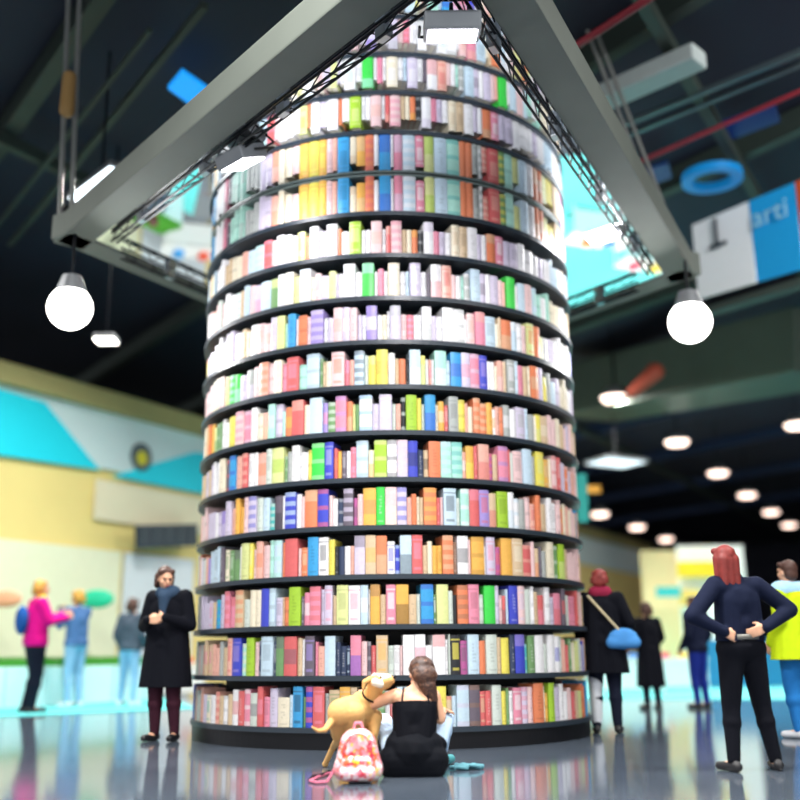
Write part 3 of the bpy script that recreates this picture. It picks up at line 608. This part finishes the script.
def hand(w, d, n, th, curl=.35, s=1.0):
    """w wrist, d direction, n palm side, th=+1/-1 side of the thumb"""
    d, n, t = basis(d, n); w = V(w); out = []
    for i in range(4):
        k = w+d*.082*s+t*(i-1.5)*.0215*s*th*-1
        out.append(('c', w+t*(i-1.5)*.012*s*th*-1, k, .013*s, .0115*s))
        L = (.072, .08, .074, .058)[i]*s; a = curl; p = k
        for j, f in enumerate((.45, .32, .23)):
            q = p+(d*math.cos(a)+n*math.sin(a))*L*f*1.15; out.append(('c', p, q, .0095*s-.0008*j, .009*s-.0008*j)); p = q; a += curl*.9+.1
    p = w+d*.025*s+t*th*.02*s; q = p+(d*.6+t*th*.75+n*.25).normalized()*.045*s; r = q+(d*.9+t*th*.35+n*.3).normalized()*.032*s
    out += [('c', p, q, .0135*s, .0115*s), ('c', q, r, .0115*s, .009*s)]
    return out
def frame(yaw, pitch, roll=0):   # head: local +y = face direction
    return Matrix.Rotation(yaw, 3, 'Z') @ Matrix.Rotation(pitch, 3, 'X') @ Matrix.Rotation(roll, 3, 'Y')
def head(c, M, s=1.0):
    c = V(c); f = lambda x, y, z: c+M @ V((x*s, y*s, z*s))
    return [('e', f(0, -.012, .02), (.076*s, .093*s, .095*s), M), ('e', f(0, .018, -.035), (.062*s, .068*s, .078*s), M), ('e', f(0, .055, -.088), (.03*s, .026*s, .024*s), M),
            ('c', f(0, .082, .012), f(0, .105, -.022), .009*s, .014*s), ('c', f(-.034, .078, .028), f(.034, .078, .028), .013*s, .013*s),
            ('e', f(-.077, -.002, -.01), (.012*s, .02*s, .032*s), M), ('e', f(.077, -.002, -.01), (.012*s, .02*s, .032*s), M), ('c', f(-.02, .078, -.055), f(.02, .078, -.055), .012*s, .012*s),
            ('e', f(-.035, .055, -.025), (.028*s, .03*s, .03*s), M), ('e', f(.035, .055, -.025), (.028*s, .03*s, .03*s), M)]
def face_parts(c, M, root, T, s=1.0):
    c = V(c); f = lambda x, y, z: c+M @ V((x*s, y*s, z*s))
    for sx in (-1, 1):
        solid_e = MB().ell(f(sx*.031, .083, .006), (.013*s, .009*s, .008*s), M, 2)
        bmesh.ops.transform(solid_e.b, matrix=T, verts=solid_e.b.verts); solid_e.build('eye', eyem, root, smooth=True)
    l = MB().ell(f(0, .09, -.055), (.024*s, .008*s, .008*s), M, 2); bmesh.ops.transform(l.b, matrix=T, verts=l.b.verts); l.build('lips', lipm, root, smooth=True)
def body(J, H, w=1.0):
    """J: joints in figure space; returns dict of tagged primitives. w: girth"""
    g = {}
    hc = (J['hipL']+J['hipR'])/2; sc = (J['shL']+J['shR'])/2; sp = (sc-hc); L = sp.length; z = sp.normalized(); x = (J['shR']-J['shL']); x = (x-z*x.dot(z)).normalized(); y = z.cross(x); M = Matrix((x, y, z)).transposed()
    g['pelvis'] = [('e', hc+z*.02, (.165*w, .12*w, .12), M), ('c', J['hipL'], J['hipR'], .1*w, .1*w)]
    g['belly'] = [('e', hc+z*L*.38, (.138*w, .1*w, .16), M)]
    g['chest'] = [('e', hc+z*L*.72, (.162*w, .108*w, .17), M), ('c', J['shL']*.82+sc*.18-z*.02, J['shR']*.82+sc*.18-z*.02, .06*w, .06*w)]
    g['neck'] = [('c', sc, J['head']-(J['head']-sc)*.3, .056, .05), ('c', J['shL']*.5+sc*.5, sc+(J['head']-sc)*.35, .045, .045), ('c', J['shR']*.5+sc*.5, sc+(J['head']-sc)*.35, .045, .045)]
    for s in 'LR':
        g['ua'+s] = [('c', J['sh'+s], J['el'+s], .052*w, .042*w)]; g['fa'+s] = [('c', J['el'+s], J['wr'+s], .041*w, .027)]
        g['th'+s] = [('c', J['hip'+s], J['kn'+s], .09*w, .058*w)]; g['ca'+s] = [('e', J['kn'+s]*.68+J['an'+s]*.32, (.06*w,)*3), ('c', J['kn'+s], J['an'+s], .056*w, .038)]
        g['ft'+s] = [('c', J['an'+s]+V((0, -.02, -.03)), J['to'+s], .038, .026)]
    return g, hc, sc, M
def infl(pr, e, ez=None):
    out = []
    for p in pr:
        if p[0] == 'c': out.append(('c', p[1], p[2], p[3]+e, p[4]+e))
        else: out.append(('e', p[1], tuple(r+e for r in p[2]))+tuple(p[3:]))
    return out
def stand(px, foot, head_y, yaw, label, J=None, top=None, toplen=None, legs=None, shoe=shoeb, hair=None, hairlen=0, sk=None, group=None, w=1.0, headyaw=0, pitch=0, hands=None, calf=None, Y=None, extra=None):
    base = P(px, foot) if Y is None else V((PY(px, foot, Y).x, Y, 0))
    d = base.y; hgt = EYE.z+PY(px, head_y, d).z-EYE.z; k = hgt/1.74
    root = empty('person', base, yaw, label=label, cat='person')
    T = Matrix.Translation(base) @ Matrix.Rotation(yaw, 4, 'Z') @ Matrix.Scale(k, 4)
    J0 = dict(hipL=(-.09, 0, .92), hipR=(.09, 0, .92), knL=(-.1, .02, .49), knR=(.1, .02, .49), anL=(-.11, -.02, .085), anR=(.11, -.02, .085), toL=(-.14, .14, .035), toR=(.14, .14, .035),
              shL=(-.185, 0, 1.42), shR=(.185, 0, 1.42), head=(0, .03, 1.62), elL=(-.26, -.04, 1.13), elR=(.26, -.04, 1.13), wrL=(-.24, .12, .92), wrR=(.24, .12, .92))
    J0.update(J or {}); J0 = {a: V(b) for a, b in J0.items()}
    g, hc, sc, M = body(J0, 1.7, w); HM = frame(headyaw, pitch)
    pr = sum(g.values(), [])+head(J0['head'], HM)
    hd = hands or {}
    for s, th in (('L', 1), ('R', -1)):
        dd, nn = hd.get(s, ((J0['wr'+s]-J0['el'+s]), (1 if s == 'L' else -1, 0, 0))); pr += hand(J0['wr'+s], dd, nn, 1 if (V(dd).normalized().cross(V(nn))).dot(V((0, 1, .3))) > 0 else -1)
    solid('body', pr, .0085, 3, sk or skin_l, root, T, .4)
    face_parts(J0['head'], HM, root, T)
    if legs:
        q = g['pelvis']+g['thL']+g['thR']+([] if calf is False else g['caL']+g['caR'])+g['belly']
        solid('trousers', infl(q, .014), .014, 6, legs, root, T)
    if top:
        q = infl(g['chest']+g['belly']+g['uaL']+g['uaR']+g['faL']+g['faR'], .02)+[('c', J0['sh'+s], J0['sh'+s]*.6+sc*.4, .07, .07) for s in 'LR']
        zz = toplen if toplen is not None else .98; lo = V((hc.x, hc.y, 0))
        q += [('c', sc*.35+hc*.65+V((sx*.075, 0, .2)), V((hc.x+sx*(.085 if zz > .8 else .11), hc.y, max(zz-.05, .3))), .108*w, (.112 if zz > .8 else .155)*w) for sx in (-1, 1)]
        if toplen is not None:
            q += infl(g['pelvis'], .02)
            if zz < .8: q += [('c', hc, V((hc.x, hc.y, zz-.05)), .13*w, .15*w)]
        q += [('c', sc+V((0, -.01, .0)), sc+V((0, -.005, .05)), .07, .062)]
        solid('jacket', q, .013, 5, top, root, T, cuts=((V((0, 0, zz)), V((0, 0, -1))),))
    for s in 'LR':
        a = J0['an'+s]; t = J0['to'+s]; solid('shoe', [('c', a+V((0, -.04, -.045)), t, .042, .034), ('c', a, a+V((0, 0, .03)), .046, .046)], .01, 3, shoe, root, T)
    if hair:
        c = J0['head']; f = lambda x, y, z: c+HM @ V((x, y, z))
        q = [('e', f(0, -.03, .038), (.088, .09, .092), HM), ('e', f(0, -.05, -.02), (.08, .065, .08), HM), ('c', f(-.06, .03, .075), f(.06, .03, .075), .03, .03)]
        if hairlen: q += [('c', f(x, -.07, 0), f(x*1.2, -.085, -hairlen), .05, .03) for x in (-.045, 0, .045)]+[('c', f(sx*.075, -.01, .02), f(sx*.085, -.02, -hairlen*.8), .028, .02) for sx in (-1, 1)]
        solid('hair', q, .011, 3, hair, root, T)
    if extra: extra(root, T, J0, g)
    return root
R_ = math.radians
# pink jacket, seen from the side, reaching right
stand(30, 713, 580, R_(-55), 'person in a bright magenta jacket and dark trousers reaching forward at the far left', w=1.25,
      J=dict(elL=(-.2, .12, 1.2), wrL=(-.1, .36, 1.28), elR=(.24, .1, 1.18), wrR=(.12, .36, 1.24), shL=(-.185, 0, 1.42), knL=(-.1, .06, .49), anL=(-.11, -.05, .085), toL=(-.14, .1, .035)),
      top=magc, toplen=.86, legs=darkj, hair=hair_bl, hairlen=.06, headyaw=0,
      extra=lambda r, T, J, g: (solid('backpack', [('e', (0, -.2, 1.2), (.13, .09, .2))], .015, 4, greenblue, r, T), solid('scarf', [('c', (-.05, .03, 1.47), (.05, .03, 1.47), .075, .075), ('c', (0, .07, 1.46), (.02, .1, 1.34), .05, .03)], .012, 4, mat('scarf_yellow', 'e8d030', .8), r, T)))
stand(72, 707, 590, R_(60), 'person in a denim jacket and light blue jeans facing the magenta jacket', J=dict(elL=(-.22, .14, 1.2), wrL=(-.06, .3, 1.42), elR=(.22, .14, 1.18), wrR=(.06, .32, 1.38)), top=denim, toplen=.9, legs=pdenim, shoe=shoew, hair=hair_bl, hairlen=.05,
      extra=lambda r, T, J, g: (lambda mb: (bmesh.ops.transform(mb.b, matrix=T, verts=mb.b.verts), mb.build('phone', mat('phone_dark', '20222a', .3), r)))(MB().box((0, .37, 1.47), (.15, .012, .075), bev=.004)))
stand(127, 706, 598, R_(-20), 'person in a grey jacket and pale jeans half hidden behind the long black coat', top=greyc, toplen=.88, legs=pdenim, shoe=shoew, hair=hair_br, hairlen=.08, J=dict(anL=(-.18, .05, .085), toL=(-.22, .2, .035), knL=(-.14, .06, .49)))
def coat_extra(r, T, J, g):
    solid('scarf', [('c', (-.06, .03, 1.46), (.06, .03, 1.46), .08, .08), ('c', (0, .1, 1.42), (.0, .12, 1.26), .07, .04)], .012, 4, cloth('scarf_slate', '33465c'), r, T)
stand(163, 741, 566, R_(165), 'person in a long black coat and slate scarf with hands folded, left of the tower', w=1.15,
      J=dict(elL=(-.26, .02, 1.13), wrL=(-.1, .25, 1.2), elR=(.26, .02, 1.13), wrR=(.1, .26, 1.18), head=(.03, .05, 1.61)),
      hands=dict(L=((1, .1, 0), (0, -1, 0)), R=((-1, .1, 0), (0, -1, 0))), top=blackc, toplen=.52, legs=cloth('tights_plum', '3a1c28'), shoe=shoeb, hair=hair_br, hairlen=.1, headyaw=R_(45), pitch=R_(-18), extra=coat_extra,)
# right: person with bag seen from behind
def bag_extra(r, T, J, g):
    solid('bag_strap', [('c', (-.13, -.12, 1.44), (.2, -.16, 1.05), .014, .014), ('c', (-.13, -.12, 1.44), (-.1, .12, 1.4), .014, .014)], .008, 1, cloth('strap_beige', 'cdbf9c'), r, T)
    solid('blue_handbag', [('e', (.22, -.14, .98), (.17, .07, .12)), ('c', (.1, -.14, .94), (.34, -.14, .94), .07, .07)], .014, 4, cloth('bag_blue', '4c8fd0'), r, T)
    solid('scarf', [('c', (-.05, 0, 1.48), (.05, 0, 1.48), .085, .085)], .012, 3, cloth('scarf_wine', '8a2440'), r, T)
    solid('pale_trouser_leg', infl([('c', (-.1, .02, .7), (-.11, -.01, .12), .07, .045)], .016), .012, 3, cloth('pale_cloth', 'c9cdd2'), r, T)
stand(608, 733, 569, R_(-12), 'red haired person in a black coat with a light blue bag beside the tower', w=1.1, top=blackc, toplen=.62, legs=darkj, shoe=shoeb, hair=hair_rd, hairlen=.03,
      J=dict(wrR=(.28, .1, .95), elR=(.3, -.05, 1.15)), extra=bag_extra)
stand(653, 709, 602, R_(20), 'brown haired person in a long dark dress standing on the cyan carpet', top=blackc, toplen=.35, legs=darkj, hair=hair_br, hairlen=.08, J=dict(elL=(-.3, 0, 1.15), wrL=(-.38, .1, .98), elR=(.3, .05, 1.15), wrR=(.32, .2, 1.05)))
stand(702, 708, 596, R_(35), 'person in navy jacket and deep blue trousers just left of the tall red haired visitor', top=navyc, toplen=.86, legs=cloth('trousers_blue', '1d2f86'), shoe=shoeb, hair=hair_br)
def belt_extra(r, T, J, g):
    mb = MB(); mb.ring((0, 0), .12, .178, .99, 1.03, 48); bmesh.ops.transform(mb.b, matrix=T @ Matrix.Diagonal((1, .78, 1, 1)), verts=mb.b.verts); mb.build('belt', mat('belt_grey', '6c6a62', .4), r, smooth=True)
stand(752, 771, 545, R_(14), 'tall red haired person in black seen from behind with hands on hips', w=1.08, top=navyc, toplen=None, legs=blackc, shoe=shoeb, hair=hair_rd, hairlen=.2,
      J=dict(elL=(-.44, -.06, 1.17), wrL=(-.2, -.1, 1.05), elR=(.42, -.08, 1.22), wrR=(.14, -.15, 1.08), head=(-.07, .03, 1.62), anL=(-.16, -.02, .085), anR=(.2, -.02, .085), knL=(-.12, .02, .49), knR=(.15, .02, .49), toL=(-.2, .13, .035), toR=(.26, .13, .035)),
      hands=dict(L=((.9, -.1, -.4), (0, 1, 0)), R=((-.9, -.1, -.3), (0, 1, 0))), extra=belt_extra)
stand(806, 738, 560, R_(30), 'person in a lime yellow jacket and blue trousers cut by the right edge', w=1.3, top=limec, toplen=.75, legs=cloth('trousers_azure', '2673b8'), shoe=shoew, hair=hair_br,
      extra=lambda r, T, J, g: solid('blue_shawl', [('c', (-.17, 0, 1.43), (.17, 0, 1.43), .1, .1), ('c', (-.26, -.02, 1.35), (.26, -.02, 1.35), .06, .06)], .014, 4, skyc, r, T))
# ------------------------------------------------------------------ the seated woman (faces away from the camera)
O = P(414, 776); wr = empty('person', O, label='seated long haired woman in a black camisole and pale jeans hugging the tan dog', cat='person')
T = Matrix.Translation(O)
def L_(px, py, y): return PY(px, py, O.y+y)-O      # pixel at depth offset y -> figure space
J = dict(hipL=V((-.1, .0, .12)), hipR=V((.1, 0, .12)), shL=L_(396.5, 695, .06), shR=L_(434, 696, .06), head=L_(421, 675, .10), knL=V((-.215, .42, .325)), knR=V((.235, .38, .355)), anL=V((-.16, .66, .09)), anR=V((.20, .62, .09)),
         toL=V((-.17, .82, .035)), toR=V((.29, .76, .035)), elL=L_(365, 707, .14), elR=L_(440, 719, .08), wrL=L_(374, 699, .36), wrR=V((.22, .27, .42)))
J['head'] = V((J['head'].x, J['head'].y, J['head'].z))
g, hc, sc, M = body(J, 1.65, .92)
HM = frame(R_(18), R_(-32), R_(10))
pr = sum(g.values(), [])+head(J['head'], HM, .98)+hand(J['wrL'], (-.5, .8, .25), (-.6, -.4, -.1), 1, .5)+hand(J['wrR'], (.2, .9, -.1), (0, 0, -1), -1, .45)
solid('body', pr, .006, 4, skin_l, wr, T, .4)
face_parts(J['head'], HM, wr, T, .98)
z = (sc-hc).normalized()
cam_ = [p for k_ in ('chest', 'belly') for p in infl(g[k_], .012)]
# camisole: torso shell cut off below the shoulder blades
q = cam_+[('c', hc+z*.1+V((sx*.05, 0, 0)), hc+z*.34+V((sx*.07, 0, 0)), .1, .095) for sx in (-1, 1)]
solid('camisole', q, .007, 6, cloth('camisole_black', '070911', .75), wr, T, cuts=((V((0, 0, L_(415, 702, -.06).z)), V((0, .25, 1)).normalized()),))
for sx in (-1, 1):
    s_ = J['shL'] if sx < 0 else J['shR']; b0 = hc+z*.37+V((sx*.095, -.085, 0)); b1 = sc*.38+s_*.62+V((0, -.03, .055)); b2 = b1+V((0, .06, -.02))
    solid('camisole_strap', [('c', b0, b1, .007, .006), ('c', b1, b2, .006, .006)], .004, 1, blackc, wr, T)
jeans = cloth('jeans_pale', 'bcd5ee')
solid('jeans', infl(g['pelvis']+g['thL']+g['thR']+g['caL']+g['caR'], .02), .009, 5, jeans, wr, T)
# dark jacket tied around the waist
q = [('c', V((-.12, -.0, .10)), V((.12, .0, .10)), .125, .125), ('e', V((0, 0, .16)), (.185, .155, .15)), ('c', V((-.14, .06, .10)), V((.14, .06, .10)), .11, .11), ('c', V((-.15, -.02, .06)), V((.14, -.03, .055)), .085, .085), ('c', V((-.155, .0, .08)), V((-.13, .0, .215)), .07, .07), ('c', V((.155, .0, .08)), V((.13, .0, .215)), .07, .07), ('c', V((.13, .02, .26)), V((.19, .08, .2)), .04, .05), ('c', V((-.12, 0, .27)), V((.12, 0, .27)), .045, .045)]
o = solid('tied_jacket', q, .01, 4, cloth('jacket_black', '090c13', .8), wr, T)
# hair: crown, then a long fall over the right shoulder
hm = patch_mat('hair_streaks', ((0, '3a2219'), (.4, '4f3224'), (.75, '6d4b38')), 40, .5)
c = J['head']; f = lambda x, y, z_: c+HM @ V((x, y, z_))
q = [('e', f(0, -.025, .035), (.098, .1, .095), HM), ('e', f(.01, -.055, -.03), (.098, .07, .085), HM)]
for i in range(9):
    a = -1.2+2.4*i/8; p0 = f(.055*math.sin(a), -.075*math.cos(a)-.01, .02); p1 = c+V((.04+.035*math.sin(a), -.075-.02*math.cos(a), -.07)); p2 = c+V((.085+.03*math.sin(a), -.06-.015*math.cos(a*2), -.16-.02*(i % 3))); p3 = p2+V((.02+.012*math.sin(a), .02, -.08-.02*(i % 2)))
    q += [('c', p0, p1, .034, .03), ('c', p1, p2, .03, .02), ('c', p2, p3, .02, .008)]
solid('hair', q, .0055, 1, hm, wr, T)
q = [('e', f(0, .0, .085), (.072, .075, .038), HM)]; tag(solid('hair_crown', q, .007, 2, hair_gr, wr, T), 'greyish crown of the hair')
for s in 'LR':
    a = J['an'+s]; t = J['to'+s]
    solid('sneaker', [('c', a+V((0, -.05, -.045)), t+V((0, 0, .005)), .042, .036), ('c', a, a+V((0, 0, .02)), .046, .044)], .008, 3, mat('sneaker_teal', '3f8f95', .6), wr, T)
# crumpled teal scarf lying by her right foot
b0 = P(467, 770)-V((0, 0, 0)); q = []
for i in range(14):
    a = i*.9; q.append(('c', b0+V((.09*math.cos(a), .05*math.sin(a*1.3), .014+.012*(i % 3))), b0+V((.12*math.cos(a+1.1), .06*math.sin(a+1.7), .015+.01*(i % 2))), .014, .014))
o = solid('scarf', q, .006, 2, cloth('scarf_teal', '5c8f9a'), None); tag(recentre(o), 'crumpled teal scarf on the floor to the right of the seated woman', 'scarf')
# ------------------------------------------------------------------ dog
fur = mat('fur_tan', 'dfae6e', .75, var=.16, scale=9, bump=.2, spec=.2); furw = mat('fur_white', 'f1ead8', .75, var=.05, scale=9)
pd = lambda x, y, Y: PY(x, y, Y)
rump = pd(341, 713, 7.42); wth = pd(362, 706, 7.66); chest = pd(363, 717, 7.72); nk = pd(371, 697, 7.62); hd_ = pd(377, 684, 7.56)
dg = empty('dog', V((rump.x+.1, 7.5, 0)), label='short haired tan dog with white muzzle standing between backpack and tower, leaning into the hug', cat='dog')
dir_ = (wth-rump).normalized()
def leg_front(px):
    s = V((px, wth.y+.0, wth.z-.08)); e = V((px-.01, wth.y-.05, .27)); w_ = V((px, wth.y, .12)); p = V((px, wth.y+.02, .025))
    return [('c', s, e, .06, .038), ('c', e, w_, .034, .024), ('c', w_, p, .024, .024), ('c', p, p+V((.01, .05, -.003)), .026, .02)]
hp = P(325.5, 767); hq = pd(327, 741, 7.36)
def leg_hind(dx, dy):
    h = rump+V((dx*.6-.01, .0, .0)); k = V((h.x-.0+.01, h.y+.12, .27)); hk = V((hq.x+dx, hp.y-.12+dy, .155)); p = V((hp.x+dx, hp.y-.03+dy, .024))
    return [('c', h, k, .075, .05), ('c', h-V((.03, 0, .04)), k+V((-.03, -.05, 0)), .055, .04), ('c', k, hk, .042, .025), ('c', hk, p, .023, .022), ('c', p, p+V((.0, .06, -.003)), .025, .019)]
q = [('c', rump+V((0, 0, 0)), rump.lerp(wth, .5)+V((0, 0, .008)), .098, .09), ('c', rump.lerp(wth, .5)+V((0, 0, -.01)), wth+V((0, 0, -.02)), .098, .108), ('c', wth+V((0, 0, -.05)), chest+V((0, .04, -.03)), .1, .085),
     ('c', wth+V((0, .02, .02)), nk, .088, .066), ('c', nk, hd_, .064, .06), ('e', hd_+V((0, 0, .012)), (.068, .072, .064))]
mz = V((.72, -.35, .28)).normalized()      # the muzzle turns right and up to the woman's face
q += [('c', hd_+mz*.02+V((0, 0, -.008)), hd_+mz*.115+V((0, 0, -.012)), .045, .032), ('c', hd_+mz*.03+V((0, 0, -.03)), hd_+mz*.10+V((0, 0, -.035)), .034, .022)]
q += leg_hind(0, 0)+leg_hind(.17, .02)+leg_front(wth.x-.06)+leg_front(wth.x+.09)
tl = [pd(331, 722, 7.36), pd(325, 730, 7.3), pd(318, 731, 7.26), pd(312, 727, 7.24)]
q += [('c', tl[0], tl[1], .026, .02), ('c', tl[1], tl[2], .02, .014), ('c', tl[2], tl[3], .014, .008)]
solid('body', q, .0075, 4, fur, dg, None, .45)
perp = mz.cross(V((0, 0, 1))).normalized(); upz = perp.cross(mz)
for s in (-1, 1):
    b_ = hd_-mz*.03+perp*s*.055+V((0, 0, .045)); solid('ear', [('c', b_, b_-mz*.03+perp*s*.03+V((0, 0, -.01)), .022, .018), ('c', b_-mz*.03+perp*s*.03+V((0, 0, -.01)), b_-mz*.035+perp*s*.04+V((0, 0, -.055)), .018, .009)], .005, 2, fur, dg)
    MB().ell(hd_+mz*.062+perp*s*.034+upz*.03, (.008, .008, .008), None, 2).build('eye', eyem, dg, smooth=True)
MB().ell(hd_+mz*.147-V((0, 0, .003)), (.014, .014, .011), None, 2).build('nose', eyem, dg, smooth=True)
tag(solid('face_blaze', [('c', hd_+upz*.045+mz*.0-V((0, .012, 0)), hd_+mz*.1+upz*.008, .034, .029), ('c', hd_+V((-.01, -.05, .012)), hd_+mz*.03+V((0, -.035, -.01)), .032, .03)], .006, 3, furw, dg), 'white blaze and cheek')
cl = []
for i in range(24):
    a = 2*math.pi*i/24; ax = (hd_-nk).normalized(); u = ax.orthogonal().normalized(); v_ = ax.cross(u); cl.append(nk.lerp(hd_, .1)+(u*math.cos(a)+v_*math.sin(a))*.068)
MB().tube(cl+[cl[0]], .007, 6).build('collar', blackc, dg, smooth=True)
# ------------------------------------------------------------------ backpack
B0 = P(358, 783); bp = empty('backpack', B0, label='pink floral backpack with orange and yellow blossoms standing on the floor beside the woman', cat='backpack')
flo = patch_mat('floral_cloth', ((0, 'f2b9c6'), (.2, 'f7e3e2'), (.36, 'f08a9a'), (.46, 'f3b7c4'), (.58, 'f0642a'), (.70, 'f9cf1f'), (.82, 'd63a50'), (.9, 'f8efe8')), 34, .75)
solid('main_compartment', [('c', B0+V((-.075, .02, .1)), B0+V((.075, .02, .1)), .085, .085), ('c', B0+V((-.085, .02, .09)), B0+V((-.045, .02, .25)), .075, .075), ('c', B0+V((.085, .02, .09)), B0+V((.045, .02, .25)), .075, .075), ('c', B0+V((-.03, .02, .265)), B0+V((.03, .02, .265)), .075, .075), ('c', B0+V((-.085, .02, .085)), B0+V((.085, .02, .085)), .08, .08)], .008, 5, flo, bp)
solid('front_pocket', [('c', B0+V((-.07, -.065, .07)), B0+V((.07, -.065, .07)), .055, .055), ('c', B0+V((-.06, -.065, .13)), B0+V((.06, -.065, .13)), .045, .045)], .008, 4, flo, bp)
zp = [B0+V((.098*math.sin(a), -.056+.012*math.cos(a), .165+.155*math.cos(a)*.95)) for a in [(-1.9+3.8*i/20) for i in range(21)]]
MB().tube([V((p.x, B0.y-.055-.0*i, p.z)) for i, p in enumerate(zp)], .005, 6).build('zip', mat('zip_red', 'c84a5a', .5), bp)
MB().tube([B0+V((-.03, .03, .335)), B0+V((-.02, .03, .375)), B0+V((.02, .03, .375)), B0+V((.03, .03, .335))], .009, 8).build('handle', mat('strap_pink', 'e68ba0', .7), bp, smooth=True)
sp_ = [B0+V((-.13, .03, .14)), B0+V((-.17, .0, .06)), B0+V((-.2, -.03, .012)), B0+V((-.27, -.05, .011)), P(310, 781, .011), P(318, 777, .011), P(330, 773, .011)]
for i in (0,):
    MB().tube([V(p) for p in sp_], .010, 6).build('shoulder_strap', mat('strap_rose', 'c86a86', .7), bp, smooth=True)
MB().tube([P(309, 780, .013), P(313, 776, .02), P(321, 775, .018), P(330, 771, .016)], .009, 6).build('strap_webbing', blackc, bp, smooth=True)
MB().box(B0+V((.015, -.075, .007)), (.15, .07, .013), bev=.004).build('base_shadow', blackc, bp)  # dark strip standing in for the shadow under the pack

SUBP = {'lamp_face': 'housing', 'bag_strap': 'blue_handbag', 'zip': 'front_pocket', 'strap_webbing': 'shoulder_strap', 'badge_symbol': 'round_badge', 'eye': 'body', 'lips': 'body', 'nose': 'body', 'camisole_strap': 'camisole', 'hair_crown': 'hair', 'drop_pipe': 'pipe'}
base = lambda o: re.sub(r'\.\d+$', '', o.name)
for t in [o for o in bpy.data.objects if not o.parent]:
    kids = {}
    for c_ in t.children: kids.setdefault(base(c_), c_)
    for c_ in list(t.children):
        q_ = SUBP.get(base(c_)) or ('housing' if base(c_) == 'diffuser' and 'housing' in kids else 'shade' if base(c_) == 'diffuser' else None)
        if q_ and q_ in kids: c_.parent = kids[q_]
# ------------------------------------------------------------------ world and view
w = bpy.data.worlds.new('world'); S.world = w; w.use_nodes = True
w.node_tree.nodes['Background'].inputs[0].default_value = (.95, .97, 1, 1); w.node_tree.nodes['Background'].inputs[1].default_value = 1.15
S.view_settings.view_transform = 'Standard'; S.view_settings.look = 'None'; S.view_settings.gamma = 1; S.view_settings.exposure = .28
S.view_settings.use_curve_mapping = False
S.cycles.caustics_reflective = False; S.cycles.caustics_refractive = False; S.cycles.sample_clamp_indirect = 6; S.cycles.max_bounces = 8
